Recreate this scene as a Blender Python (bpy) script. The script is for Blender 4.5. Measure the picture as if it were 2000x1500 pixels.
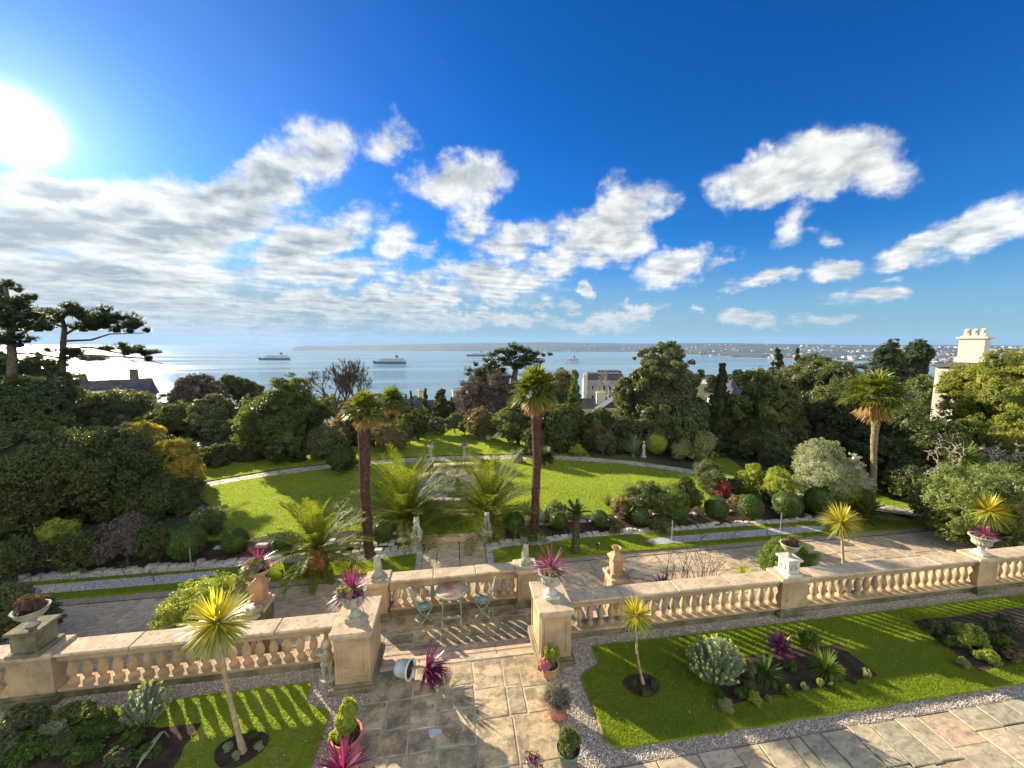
import bpy, math, random
import numpy as np
from mathutils import Vector
R = math.radians
for o in list(bpy.data.objects): bpy.data.objects.remove(o)
scene = bpy.context.scene
COL = scene.collection

# ------------------------------------------------------------------ camera
CAMH = 5.6; FPX = 751.0; PITCH = R(5.9); YAW = R(8.5)
cam_d = bpy.data.cameras.new('camera'); cam = bpy.data.objects.new('camera', cam_d); COL.objects.link(cam)
cam.location = (0, 0, CAMH); cam.rotation_euler = (R(90) - PITCH, 0, -YAW)
cam_d.sensor_width = 36; cam_d.lens = 36 * FPX / 2000; cam_d.clip_start = 0.05; cam_d.clip_end = 90000
scene.camera = cam
scene.view_settings.view_transform = 'Standard'; scene.view_settings.look = 'None'
scene.view_settings.exposure = 1.5; scene.view_settings.gamma = 1
scene.render.engine = 'CYCLES'
scene.cycles.max_bounces = 6; scene.cycles.diffuse_bounces = 3; scene.cycles.glossy_bounces = 2
scene.cycles.transmission_bounces = 3; scene.cycles.volume_bounces = 0; scene.cycles.transparent_max_bounces = 8

def ray(u, v):                       # survey of the photograph: a picture point as a direction
    x = (u - 1000) / FPX; y = -(v - 750) / FPX
    cx, cy, cz = x, math.cos(PITCH) + y * math.sin(PITCH), -math.sin(PITCH) + y * math.cos(PITCH)
    c, s = math.cos(YAW), math.sin(YAW)
    return np.array([cx * c + cy * s, -cx * s + cy * c, cz]), cy
def P(u, v, z=0.0):                  # ground point at height z
    r, _ = ray(u, v); t = (z - CAMH) / r[2]
    return np.array([r[0] * t, r[1] * t, z])
def A(u, v, Y):                      # point at distance Y in front of the camera
    r, cy = ray(u, v); return np.array([0, 0, CAMH]) + r * (Y / cy)
def depth(p): return p[0] * math.sin(YAW) + p[1] * math.cos(YAW)
def topz(p, v):                      # height above point p seen at row v
    Y = depth(p); y = -(v - 750) / FPX
    return CAMH + Y * (-math.sin(PITCH) + y * math.cos(PITCH)) / (math.cos(PITCH) + y * math.sin(PITCH))

# ------------------------------------------------------------------ sun and sky
sr, _ = ray(28, 248)
SUN = sr / np.linalg.norm(sr)
sun_el = math.asin(SUN[2]); sun_az = math.atan2(SUN[0], SUN[1])
sd = bpy.data.lights.new('sun', 'SUN'); so = bpy.data.objects.new('sun', sd); COL.objects.link(so)
sd.energy = 5.0; sd.angle = R(0.5); sd.color = (1.0, 0.88, 0.68)
so.rotation_euler = Vector(SUN).to_track_quat('Z', 'Y').to_euler()
so.location = (0, 0, 50)
W = bpy.data.worlds.new('World'); scene.world = W; W.use_nodes = True
nt = W.node_tree; N = nt.nodes; L = nt.links
for n in list(N): N.remove(n)
def nd(tree, typ, **kw):
    n = tree.nodes.new(typ)
    for k, v in kw.items():
        if k.startswith('i_'):
            key = k[2:]; key = int(key) if key.isdigit() else key
            n.inputs[key].default_value = v
        else: setattr(n, k, v)
    return n
def mth(tree, op, a, b=None, c=None, clamp=False):
    n = tree.nodes.new('ShaderNodeMath'); n.operation = op; n.use_clamp = clamp
    for i, x in enumerate((a, b, c)):
        if x is None: continue
        if isinstance(x, (int, float)): n.inputs[i].default_value = x
        else: tree.links.new(x, n.inputs[i])
    return n.outputs[0]
def vmth(tree, op, a, b=None):
    n = tree.nodes.new('ShaderNodeVectorMath'); n.operation = op
    for i, x in enumerate((a, b)):
        if x is None: continue
        if isinstance(x, (tuple, list, np.ndarray)): n.inputs[i].default_value = tuple(float(q) for q in x)
        else: tree.links.new(x, n.inputs[i])
    return n
def mixc(tree, f, a, b, mode='MIX'):
    n = tree.nodes.new('ShaderNodeMix'); n.data_type = 'RGBA'; n.blend_type = mode; n.clamp_factor = True
    for s, x in ((0, f), (6, a), (7, b)):
        if isinstance(x, (int, float)): n.inputs[s].default_value = x
        elif isinstance(x, tuple): n.inputs[s].default_value = x if len(x) == 4 else (*x, 1)
        else: tree.links.new(x, n.inputs[s])
    return n.outputs[2]
def sstep(tree, x, lo, hi):
    n = tree.nodes.new('ShaderNodeMapRange'); n.interpolation_type = 'SMOOTHSTEP'
    tree.links.new(x, n.inputs[0]); n.inputs[1].default_value = lo; n.inputs[2].default_value = hi
    return n.outputs[0]
tc = N.new('ShaderNodeTexCoord'); D = tc.outputs['Generated']
D = vmth(nt, 'NORMALIZE', D).outputs[0]
sx = N.new('ShaderNodeSeparateXYZ'); L.new(D, sx.inputs[0]); dx, dy, dz = sx.outputs
sky = nd(nt, 'ShaderNodeTexSky', sky_type='NISHITA', sun_disc=False)
sky.sun_elevation = sun_el; sky.sun_rotation = sun_az
sky.air_density = 1.0; sky.dust_density = 0.15; sky.ozone_density = 3.0
hs = nd(nt, 'ShaderNodeHueSaturation'); hs.inputs['Saturation'].default_value = 1.42; L.new(sky.outputs[0], hs.inputs['Color'])
skyc = mixc(nt, 1.0, hs.outputs[0], (0.20, 0.475, 0.72), 'MULTIPLY')
# the clouds of the seaward half of the sky, placed by fixed compass bearing (tangent of the bearing, tangent of the height)
FW = (math.sin(YAW), math.cos(YAW), 0.0); RT = (math.cos(YAW), -math.sin(YAW), 0.0)
fwd = mth(nt, 'MAXIMUM', vmth(nt, 'DOT_PRODUCT', D, FW).outputs['Value'], 0.06)
el = mth(nt, 'MULTIPLY', mth(nt, 'ARCSINE', dz), 57.2958)
cv = N.new('ShaderNodeCombineXYZ'); L.new(mth(nt, 'DIVIDE', vmth(nt, 'DOT_PRODUCT', D, RT).outputs['Value'], fwd), cv.inputs[0]); L.new(mth(nt, 'DIVIDE', dz, fwd), cv.inputs[1])
# cloud-layer coordinates: the cloud field thins out into fine bands toward the horizon
den = mth(nt, 'MAXIMUM', mth(nt, 'ADD', dz, 0.10), 0.03)
qx = mth(nt, 'DIVIDE', dx, den); qy = mth(nt, 'DIVIDE', dy, den)
qv = N.new('ShaderNodeCombineXYZ'); L.new(qx, qv.inputs[0]); L.new(qy, qv.inputs[1])
def noise(vec, sc, det, rough=0.55, dist=0.0):
    n = nd(nt, 'ShaderNodeTexNoise', noise_dimensions='3D'); n.inputs['Scale'].default_value = sc
    n.inputs['Detail'].default_value = det; n.inputs['Roughness'].default_value = rough; n.inputs['Distortion'].default_value = dist
    L.new(vec, n.inputs['Vector']); return n
# ragged outlines
w1 = noise(D, 9, 5, 0.6)
wv = vmth(nt, 'SUBTRACT', w1.outputs['Color'], (0.5, 0.5, 0.5)).outputs[0]
wv = vmth(nt, 'MULTIPLY', wv, (0.24, 0.15, 0.0)).outputs[0]
cw = vmth(nt, 'ADD', cv.outputs[0], wv).outputs[0]
def bearing(u, v):
    r, _ = ray(u, v); f = r[0] * FW[0] + r[1] * FW[1]; return (r[0] * RT[0] + r[1] * RT[1]) / f, r[2] / f
CLOUDS = [  # u, v, half width, half height, tilt, weight
 (60,440,330,75,4,1.0),(330,455,260,70,10,1.0),(180,545,420,48,0,.98),(520,350,150,62,34,1.1),(625,285,80,72,28,1.0),(420,380,140,50,22,1.0),(265,400,150,48,12,1.0),
 (90,362,130,36,-4,1.15),(762,275,58,50,20,.62),(895,352,112,48,10,1.0),(950,312,50,30,35,.6),(925,425,72,55,35,.85),(1010,465,130,38,14,.9),
 (1180,448,140,62,30,1.1),(1090,505,100,38,15,.9),(1318,388,40,26,30,.5),(590,485,150,48,22,1.05),(470,430,120,50,10,1.0),(775,495,72,46,12,.8),
 (950,540,130,45,0,1.05),(830,545,90,32,12,.8),(640,540,150,36,8,.9),(1325,515,98,40,10,.95),(1412,494,30,15,0,.6),(1500,345,110,46,6,1.1),(1610,318,150,56,8,1.2),(1710,330,85,44,-5,1.0),
 (1780,485,100,26,14,1.0),(1905,455,130,46,20,1.2),(1632,522,54,30,0,.95),(1500,542,75,20,8,.85),(1151,567,28,19,0,.95),(1085,590,45,15,0,.9),(1720,545,36,12,0,.7),(1395,586,20,12,0,.7),
 (1700,582,78,24,0,.95),(1480,620,55,19,0,.95),(1600,628,60,16,0,.8),(1550,440,55,32,35,.62),(1605,455,40,18,0,.5),(1455,300,26,32,60,.55),(1500,285,20,26,60,.5),(1245,606,70,15,10,.7),
 (60,660,700,34,0,1.1),(420,640,420,18,0,.8),(250,598,560,28,0,.95),(700,596,400,28,4,1.0),(900,626,360,18,0,.9),(1130,632,140,14,0,.75)]
acc = None
for (u, v, hw, hh, tilt, wt) in CLOUDS:
    a0, e0 = bearing(u, v); rx = hw / FPX * 1.5; ry = hh / FPX * 1.5
    m = nd(nt, 'ShaderNodeMapping', vector_type='TEXTURE')
    m.inputs['Location'].default_value = (a0, e0, 0); m.inputs['Rotation'].default_value = (0, 0, R(tilt)); m.inputs['Scale'].default_value = (rx, ry, 1)
    L.new(cw, m.inputs['Vector'])
    g = nd(nt, 'ShaderNodeTexGradient', gradient_type='SPHERICAL'); L.new(m.outputs[0], g.inputs[0])
    s = mth(nt, 'MULTIPLY', g.outputs['Fac'], wt)
    acc = s if acc is None else mth(nt, 'SMOOTH_MAX', acc, s, 0.15)
qoff = vmth(nt, 'ADD', qv.outputs[0], tuple(0.10 * np.array([SUN[0], SUN[1], 0]) / math.hypot(SUN[0], SUN[1]))).outputs[0]
n1 = noise(qv.outputs[0], 2.3, 9, 0.6, 0.2); n2 = noise(qoff, 2.3, 9, 0.6, 0.2)
n3 = noise(D, 5.5, 7, 0.62, 0.3)
n4 = noise(D, 17, 8, 0.66, 0.2)
nsum = mth(nt, 'ADD', mth(nt, 'MULTIPLY', mth(nt, 'SUBTRACT', n4.outputs[0], 0.5), 0.75), mth(nt, 'ADD', mth(nt, 'MULTIPLY', mth(nt, 'SUBTRACT', n1.outputs[0], 0.5), 0.95), mth(nt, 'MULTIPLY', mth(nt, 'SUBTRACT', n3.outputs[0], 0.5), 1.3)))
# unseen cloud cover added behind the camera as neutral fill light
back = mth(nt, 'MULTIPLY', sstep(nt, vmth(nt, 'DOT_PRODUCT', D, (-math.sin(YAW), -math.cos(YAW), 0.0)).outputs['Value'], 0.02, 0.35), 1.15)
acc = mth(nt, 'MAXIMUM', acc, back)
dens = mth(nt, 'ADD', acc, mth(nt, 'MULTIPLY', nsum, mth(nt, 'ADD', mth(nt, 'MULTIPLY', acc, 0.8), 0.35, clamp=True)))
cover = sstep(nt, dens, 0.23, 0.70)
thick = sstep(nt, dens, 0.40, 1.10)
lit = mth(nt, 'ADD', mth(nt, 'MULTIPLY', mth(nt, 'SUBTRACT', n1.outputs[0], n2.outputs[0]), 4.4), 0.60, clamp=True)
sdot = vmth(nt, 'DOT_PRODUCT', D, tuple(SUN)).outputs['Value']
sdot0 = sdot; sdot = mth(nt, 'MAXIMUM', sdot, 0.0)
near = mth(nt, 'POWER', sdot, 6.0)
# cores of thick cloud are shaded most where seen against the sun, rims are bright
sh = mth(nt, 'MULTIPLY', thick, mth(nt, 'ADD', mth(nt, 'MULTIPLY', near, 0.62), 0.36))
bright = mth(nt, 'SUBTRACT', mth(nt, 'ADD', mth(nt, 'ADD', mth(nt, 'MULTIPLY', lit, 0.75), mth(nt, 'ADD', mth(nt, 'MULTIPLY', mth(nt, 'SUBTRACT', n4.outputs[0], 0.5), 1.3), mth(nt, 'MULTIPLY', mth(nt, 'SUBTRACT', n3.outputs[0], 0.5), 1.6))), 0.38), sh, clamp=True)
front = mth(nt, 'ADD', 1.0, mth(nt, 'MULTIPLY', sstep(nt, sdot0, 0.0, -0.6), 1.9))   # clouds opposite the sun brightened further to strengthen the added fill
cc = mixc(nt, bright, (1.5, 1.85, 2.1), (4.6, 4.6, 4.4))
hz = sstep(nt, el, 9.0, 0.0)
cc = mixc(nt, mth(nt, 'MULTIPLY', hz, 0.7), cc, (1.9, 2.35, 2.55))
veil = mth(nt, 'MULTIPLY', mth(nt, 'MULTIPLY', sstep(nt, el, 13.0, 3.0), mth(nt, 'POWER', sdot, 1.5)), 1.15, clamp=True)
skyc = mixc(nt, veil, skyc, (1.35, 1.7, 1.85))
fx = N.new('ShaderNodeCombineXYZ')
for k in range(3): L.new(front, fx.inputs[k])
cc = vmth(nt, 'MULTIPLY', cc, fx.outputs[0]).outputs[0]
skyc = mixc(nt, mth(nt, 'MULTIPLY', sstep(nt, el, 13.0, 0.0), 0.7), skyc, (1.45, 2.15, 2.7))
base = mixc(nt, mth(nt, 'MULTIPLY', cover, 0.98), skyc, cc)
glow = mth(nt, 'ADD', mth(nt, 'MULTIPLY', mth(nt, 'POWER', sdot, 2200.0), 30.0),
       mth(nt, 'ADD', mth(nt, 'MULTIPLY', mth(nt, 'POWER', sdot, 170.0), 1.5), mth(nt, 'MULTIPLY', mth(nt, 'POWER', sdot, 9.0), .45)))
gl = vmth(nt, 'MULTIPLY', (1.0, 0.98, 0.93)); gi = N.new('ShaderNodeCombineXYZ')
for k in range(3): L.new(glow, gi.inputs[k])
L.new(gi.outputs[0], gl.inputs[1])
tot = vmth(nt, 'ADD', base, gl.outputs[0]).outputs[0]
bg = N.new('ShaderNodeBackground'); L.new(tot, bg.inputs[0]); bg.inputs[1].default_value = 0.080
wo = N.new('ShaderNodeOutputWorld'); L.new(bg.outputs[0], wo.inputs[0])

# ------------------------------------------------------------------ mesh tools
class MB:
    def __init__(s): s.v = []; s.f = []; s.n = 0
    def add(s, v, f, m=0, sm=False, tint=None):
        v = np.asarray(v, float).reshape(-1, 3); f = np.asarray(f, np.int64)
        if len(v) == 0 or len(f) == 0: return
        s.v.append(v); s.f.append((f + s.n, m, sm, tint)); s.n += len(v)
    def build(s, name, mats, parent=None, loc=None, bevel=0, remesh=0, origin=None):
        me = bpy.data.meshes.new(name)
        V = np.concatenate(s.v) if s.v else np.zeros((0, 3))
        if origin is not None: V = V - np.asarray(origin); loc = tuple(origin)
        me.vertices.add(len(V)); me.vertices.foreach_set('co', V.ravel())
        idx = np.concatenate([f.ravel() for f, *_ in s.f]); tot = np.concatenate([np.full(len(f), f.shape[1]) for f, *_ in s.f])
        me.loops.add(len(idx)); me.loops.foreach_set('vertex_index', idx.astype(np.int32))
        me.polygons.add(len(tot)); st = np.concatenate([[0], np.cumsum(tot)[:-1]])
        me.polygons.foreach_set('loop_start', st.astype(np.int32))
        me.polygons.foreach_set('material_index', np.concatenate([np.full(len(f), m) for f, m, *_ in s.f]).astype(np.int32))
        me.polygons.foreach_set('use_smooth', np.concatenate([np.full(len(f), sm) for f, m, sm, _ in s.f]))
        if any(t is not None for *_, t in s.f):
            a = me.attributes.new('tint', 'FLOAT', 'FACE')
            a.data.foreach_set('value', np.concatenate([np.broadcast_to(0. if t is None else t, (len(f),)) for f, _, _, t in s.f]).astype(np.float32))
        me.update(calc_edges=True)
        for m in (mats if isinstance(mats, (list, tuple)) else [mats]): me.materials.append(m)
        o = bpy.data.objects.new(name, me); COL.objects.link(o)
        if parent is not None: o.parent = parent
        if loc is not None: o.location = loc
        if remesh:
            r = o.modifiers.new('r', 'REMESH'); r.mode = 'VOXEL'; r.voxel_size = remesh; r.use_smooth_shade = True
            k = o.modifiers.new('s', 'SMOOTH'); k.iterations = 3; k.factor = 0.5
        if bevel:
            b = o.modifiers.new('b', 'BEVEL'); b.width = bevel; b.segments = 2; b.limit_method = 'ANGLE'
        return o
def tag(o, label=None, cat=None, group=None, kind=None):
    for k, x in (('label', label), ('category', cat), ('group', group), ('kind', kind)):
        if x: o[k] = x
    return o
def thing(name, label, cat, loc=(0, 0, 0), rz=0.0, group=None):
    o = bpy.data.objects.new(name, None); COL.objects.link(o); o.empty_display_size = 0.2
    o.location = tuple(float(x) for x in loc); o.rotation_euler = (0, 0, rz)
    return tag(o, label, cat, group)
def copytree(root, loc, rz=0.0, label=None, scale=None):
    r = root.copy(); COL.objects.link(r); r.location = tuple(float(x) for x in loc); r.rotation_euler = (0, 0, rz)
    if scale: r.scale = (scale,) * 3
    if label: r['label'] = label
    for ch in list(root.children):
        c = ch.copy(); COL.objects.link(c); c.parent = r
        for g in list(ch.children):
            d = g.copy(); COL.objects.link(d); d.parent = c
    return r
def box(mb, c, s, m=0, rz=0, tint=None, taper=1.0):
    x, y, z = [k / 2 for k in s]; t = taper
    v = np.array([[-x,-y,-z],[x,-y,-z],[x,y,-z],[-x,y,-z],[-x*t,-y*t,z],[x*t,-y*t,z],[x*t,y*t,z],[-x*t,y*t,z]])
    if rz: ca, sa = math.cos(rz), math.sin(rz); v[:, :2] = v[:, :2] @ np.array([[ca, sa], [-sa, ca]])
    mb.add(v + np.array(c), [[0,3,2,1],[4,5,6,7],[0,1,5,4],[1,2,6,5],[2,3,7,6],[3,0,4,7]], m, False, tint)
def lathe(mb, prof, n=24, c=(0, 0, 0), m=0, sm=True, mod=None, caps=True, rot=0.0):
    prof = np.array(prof, float); th = np.linspace(0, 2 * np.pi, n, endpoint=False) + rot
    r = prof[:, 0][:, None] * np.ones(n)[None]
    if mod: r = r * mod(prof[:, 1][:, None], th[None])
    v = np.stack([r * np.cos(th), r * np.sin(th), prof[:, 1][:, None] * np.ones(n)], -1).reshape(-1, 3) + np.array(c)
    k = len(prof); i = np.arange(k - 1)[:, None] * n; j = np.arange(n)[None]; j2 = (j + 1) % n
    f = np.stack([i + j, i + j2, i + n + j2, i + n + j], -1).reshape(-1, 4)
    mb.add(v, f, m, sm)
    for ring, fl in ((0, True), (k - 1, False)):
        if caps and prof[ring, 0] > 1e-4:
            q = ring * n + np.arange(n); mb.add(v[q], [np.arange(n)[::-1] if fl else np.arange(n)], m, False)
def tube(mb, pts, rad, n=6, m=0, sm=True, cap=True):
    pts = np.array(pts, float); k = len(pts); rad = np.broadcast_to(rad, (k,))
    t = np.gradient(pts, axis=0); t /= np.linalg.norm(t, axis=1)[:, None] + 1e-9
    up = np.array([0, 0, 1.]) if abs(t[0, 2]) < .9 else np.array([1., 0, 0])
    a = np.cross(t, up); a /= np.linalg.norm(a, axis=1)[:, None] + 1e-9; b = np.cross(t, a)
    th = np.linspace(0, 2 * np.pi, n, endpoint=False)
    v = pts[:, None] + rad[:, None, None] * (a[:, None] * np.cos(th)[None, :, None] + b[:, None] * np.sin(th)[None, :, None])
    i = np.arange(k - 1)[:, None] * n; j = np.arange(n)[None]; j2 = (j + 1) % n
    mb.add(v.reshape(-1, 3), np.stack([i + j, i + j2, i + n + j2, i + n + j], -1).reshape(-1, 4), m, sm)
    if cap and n > 2: mb.add(v[-1], [np.arange(n)], m, False)
def nz(p, s=0.0):   # cheap smooth noise, about -1..1
    x, y, z = p[..., 0] + s * 1.7, p[..., 1] + s * 2.3, p[..., 2] - s * 1.1
    return (np.sin(1.7*x + 1.3*np.sin(1.9*y + s)) + np.sin(2.1*y + 1.7*np.sin(1.3*z + 2*s)) + np.sin(1.9*z + 1.1*np.sin(2.3*x - s)) + .5*np.sin(4.1*x + 3.7*y) + .5*np.sin(4.7*z - 3.9*x)) / 3.2
def sphere(mb, c, r, nu=12, nv=8, m=0, amp=0.0, fr=2.0, seed=0, sm=True):
    r = np.broadcast_to(r, (3,)); ph = np.linspace(0, np.pi, nv + 1)[1:-1]; th = np.linspace(0, 2 * np.pi, nu, endpoint=False)
    d = np.stack([np.sin(ph)[:, None] * np.cos(th), np.sin(ph)[:, None] * np.sin(th), np.cos(ph)[:, None] * np.ones(nu)], -1).reshape(-1, 3)
    d = np.vstack([[0, 0, 1], d, [0, 0, -1]])
    k = 1 + amp * nz(d * fr, seed + 1.3) if amp else 1
    v = np.array(c) + d * r * (k[:, None] if amp else 1); nr = nv - 1
    i = 1 + np.arange(nr - 1)[:, None] * nu; j = np.arange(nu)[None]; j2 = (j + 1) % nu
    mb.add(v, np.stack([i + j, i + nu + j, i + nu + j2, i + j2], -1).reshape(-1, 4), m, sm)
    t = np.arange(nu); b = 1 + (nr - 1) * nu
    nb = mb.n - len(v)
    mb.f.append((np.stack([np.zeros(nu, int), 1 + t, 1 + (t + 1) % nu], -1) + nb, m, sm, None))
    mb.f.append((np.stack([np.full(nu, len(v) - 1), b + (t + 1) % nu, b + t], -1) + nb, m, sm, None))
def unit(v): return v / (np.linalg.norm(v, axis=-1, keepdims=True) + 1e-9)
def leaves(mb, Pp, Nn, size, aspect=0.45, rng=None, m=0, fold=0.12):
    n = len(Pp); size = np.broadcast_to(size, (n,)) * rng.uniform(.65, 1.3, n)
    t = unit(np.cross(Nn, rng.normal(size=(n, 3)))); s = np.cross(Nn, t)
    Lh = size[:, None]; wv_ = s * Lh * aspect * .5
    a = Pp - t * Lh * .5; b = Pp + wv_ + Nn * Lh * fold; c = Pp + t * Lh * .5; d = Pp - wv_ + Nn * Lh * fold
    v = np.stack([a, b, c, d], 1).reshape(-1, 3); mb.add(v, np.arange(4 * n).reshape(-1, 4), m, False)
def straps(mb, O, Dv, Ls, Ws, droop, seg=4, m=0, taper=0.85, side=None, tip=0.05):
    n = len(O); Ls = np.broadcast_to(Ls, (n,)).astype(float); Ws = np.broadcast_to(Ws, (n,)).astype(float); droop = np.broadcast_to(droop, (n,)).astype(float)
    Dv = unit(Dv); s = side if side is not None else unit(np.cross(Dv, np.array([0, 0, 1.]) + 1e-3))
    t = np.linspace(0, 1, seg + 1)
    pts = O[:, None] + Dv[:, None] * (Ls[:, None] * t)[..., None]
    pts[..., 2] -= (droop * Ls)[:, None] * t ** 2.2
    pull = 1 - 0.25 * np.clip(np.abs(droop), 0, 1)[:, None] * t ** 2; pts[..., :2] = O[:, None, :2] + (pts[..., :2] - O[:, None, :2]) * pull[..., None]
    w = Ws[:, None] * np.where(t < .35, .6 + .4 * t / .35, 1 - (1 - tip) * ((t - .35) / .65) ** 1.6)[None]
    a = pts - s[:, None] * w[..., None] / 2; b = pts + s[:, None] * w[..., None] / 2
    v = np.stack([a, b], 2).reshape(n, -1, 3); k = 2 * (seg + 1)
    base_ = (np.arange(n) * k)[:, None]; q = np.arange(seg)[None] * 2
    f = np.stack([base_ + q, base_ + q + 1, base_ + q + 3, base_ + q + 2], -1).reshape(-1, 4)
    mb.add(v.reshape(-1, 3), f, m, False)
def rdirs(rng, n, zmin=-1.0, zmax=1.0):
    z = rng.uniform(zmin, zmax, n); a = rng.uniform(0, 2 * np.pi, n); r = np.sqrt(1 - z * z)
    return np.stack([r * np.cos(a), r * np.sin(a), z], -1)
def slab(name, pts, z, mat, th=0.0, kind='structure', hole=None):
    if name in ('lawn', 'flower_bed'): pts = rag(pts)
    mb = MB(); pts = np.array(pts, float); n = len(pts); v = np.c_[pts, np.full(n, z)]
    ar = sum(pts[i][0] * pts[(i + 1) % n][1] - pts[(i + 1) % n][0] * pts[i][1] for i in range(n))
    if ar < 0: v = v[::-1]
    mb.add(v, [np.arange(n)])
    if th:
        lo = v.copy(); lo[:, 2] -= th; q = np.arange(n)
        mb.add(np.vstack([v, lo]), np.stack([q, q + n, (q + 1) % n + n, (q + 1) % n], -1))
    o = mb.build(name, mat)
    if kind: o['kind'] = kind
    return o
def rag(pts, step=.16, amp=.013, seed=0):      # a hand cut turf edge: small wobbles along straight runs
    rng = np.random.default_rng(seed + len(pts)); out = []; n = len(pts)
    for i in range(n):
        a, b = np.array(pts[i], float), np.array(pts[(i + 1) % n], float); k = min(160, max(1, int(np.linalg.norm(b - a) / step)))
        for j in range(k): out.append(tuple(a + (b - a) * j / k + (rng.normal(size=2) * amp if j else 0)))
    return out
def inpoly(x, y, poly):
    ins = np.zeros(len(x), bool); n = len(poly); j = n - 1
    for i in range(n):
        xi, yi = poly[i]; xj, yj = poly[j]
        c = ((yi > y) != (yj > y)) & (x < (xj - xi) * (y - yi) / (yj - yi + 1e-12) + xi)
        ins ^= c; j = i
    return ins
# ------------------------------------------------------------------ materials
def newmat(name):
    m = bpy.data.materials.new(name); m.use_nodes = True; t = m.node_tree
    b = t.nodes['Principled BSDF']; return m, t, b
def posn(t): return t.nodes.new('ShaderNodeNewGeometry').outputs['Position']
def tnoise(t, vec, sc, det=4, rough=.55, dist=0.0):
    n = t.nodes.new('ShaderNodeTexNoise'); n.inputs['Scale'].default_value = sc; n.inputs['Detail'].default_value = det
    n.inputs['Roughness'].default_value = rough; n.inputs['Distortion'].default_value = dist; t.links.new(vec, n.inputs['Vector']); return n.outputs[0]
def bump(t, b, h, st, dist=0.02):
    n = t.nodes.new('ShaderNodeBump'); n.inputs['Strength'].default_value = st; n.inputs['Distance'].default_value = dist
    t.links.new(h, n.inputs['Height']); t.links.new(n.outputs[0], b.inputs['Normal'])
def pm(name, c1, c2, sc=3.0, rough=.8, bst=.4, bdist=.01, bsc=None, c3=None, s3=20., t3=(.55, .7), spec=.3, metal=0., lo=.35, hi=.65):
    m, t, b = newmat(name); p = posn(t)
    c = mixc(t, sstep(t, tnoise(t, p, sc, 6), lo, hi), c1, c2)
    if c3: c = mixc(t, mth(t, 'MULTIPLY', sstep(t, tnoise(t, p, s3, 6, .7), *t3), .68), c, c3); c = mixc(t, mth(t, 'MULTIPLY', sstep(t, tnoise(t, p, s3 * .23, 5, .7), .52, .66), .35), c, c3)
    t.links.new(c, b.inputs['Base Color']); b.inputs['Roughness'].default_value = rough
    b.inputs['Specular IOR Level'].default_value = spec; b.inputs['Metallic'].default_value = metal
    if bst: bump(t, b, tnoise(t, p, bsc or sc * 6, 6, .65), bst, bdist)
    return m
def leafmat(name, c1, c2, tr=.4, rough=.45, c3=None, spec=.4, patch=.9, tc_=None):
    m, t, b = newmat(name)
    g = t.nodes.new('ShaderNodeNewGeometry')
    c = mixc(t, g.outputs['Random Per Island'], c1, c2)
    if c3: c = mixc(t, sstep(t, tnoise(t, g.outputs['Position'], patch, 3), .48, .62), c, c3)
    t.links.new(c, b.inputs['Base Color']); b.inputs['Roughness'].default_value = rough; b.inputs['Specular IOR Level'].default_value = spec
    if tr:
        x = t.nodes.new('ShaderNodeBsdfTranslucent')
        tcx = mixc(t, 1.0, c, tc_ or (1.5, 1.45, .55), 'MULTIPLY'); t.links.new(tcx, x.inputs[0])
        mx = t.nodes.new('ShaderNodeMixShader'); mx.inputs[0].default_value = tr
        t.links.new(b.outputs[0], mx.inputs[1]); t.links.new(x.outputs[0], mx.inputs[2])
        t.links.new(mx.outputs[0], t.nodes['Material Output'].inputs[0])
    return m
# stonework
M_stone = pm('weathered_sandstone', (.50, .345, .19), (.34, .24, .14), 2.2, .9, .7, .014, 30, (.17, .145, .09), 7, (.54, .74))
M_cop = pm('lichened_coping', (.60, .46, .30), (.46, .35, .23), 4, .92, .6, .012, 40, (.16, .15, .12), 14, (.52, .66))
M_base = pm('mossy_stone', (.24, .19, .12), (.10, .10, .05), 3, .95, .8, .02, 20, (.34, .27, .18), 11, (.58, .7))
M_urn = pm('old_limestone', (.46, .43, .34), (.30, .29, .20), 6, .9, .6, .01, 45, (.14, .15, .09), 18, (.56, .7))
M_white = pm('pale_carved_stone', (.62, .58, .50), (.45, .43, .36), 7, .85, .5, .008, 40, (.2, .2, .16), 18, (.6, .75))
M_terra = pm('terracotta', (.52, .31, .165), (.40, .25, .135), 4, .85, .3, .006, 40)
M_redpot = pm('painted_terracotta', (.60, .20, .13), (.48, .16, .11), 5, .7, .2, .004, 40)
M_wpot = pm('white_glazed_pot', (.66, .70, .68), (.56, .60, .58), 6, .4, .1, .002, 30, spec=.5)
M_gpot = pm('grey_green_pot', (.16, .20, .17), (.10, .13, .11), 6, .5, .15, .003, 30)
M_soil = pm('soil', (.075, .045, .028), (.035, .022, .014), 5, 1, 1.0, .03, 45, (.15, .10, .065), 60, (.6, .72))
M_bark = pm('bark', (.16, .12, .085), (.07, .055, .04), 6, .95, 1.0, .03, 25)
M_pale = pm('pale_bark', (.42, .37, .30), (.27, .24, .19), 8, .9, .6, .01, 40)
M_cordt = pm('cordyline_stem', (.46, .34, .20), (.30, .22, .13), 12, .9, .8, .012, 60)
M_fibre = pm('palm_fibre', (.13, .062, .045), (.055, .030, .024), 14, .95, 1.0, .03, 60, (.30, .20, .14), 35, (.6, .72))
M_palmt = pm('grey_palm_trunk', (.26, .21, .12), (.13, .11, .065), 10, .95, 1.0, .02, 50)
M_boot = pm('palm_boots', (.36, .17, .06), (.16, .075, .03), 10, .9, 1.0, .02, 40)
M_metal = pm('sage_painted_iron', (.30, .40, .30), (.25, .34, .26), 10, .65, .1, .002, 60, (.30, .18, .10), 30, (.68, .75), spec=.5)
M_mosaic = pm('mosaic_top', (.66, .52, .34), (.58, .20, .10), 5, .8, .4, .003, 60, (.22, .26, .22), 45, (.55, .6), spec=.2)
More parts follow.
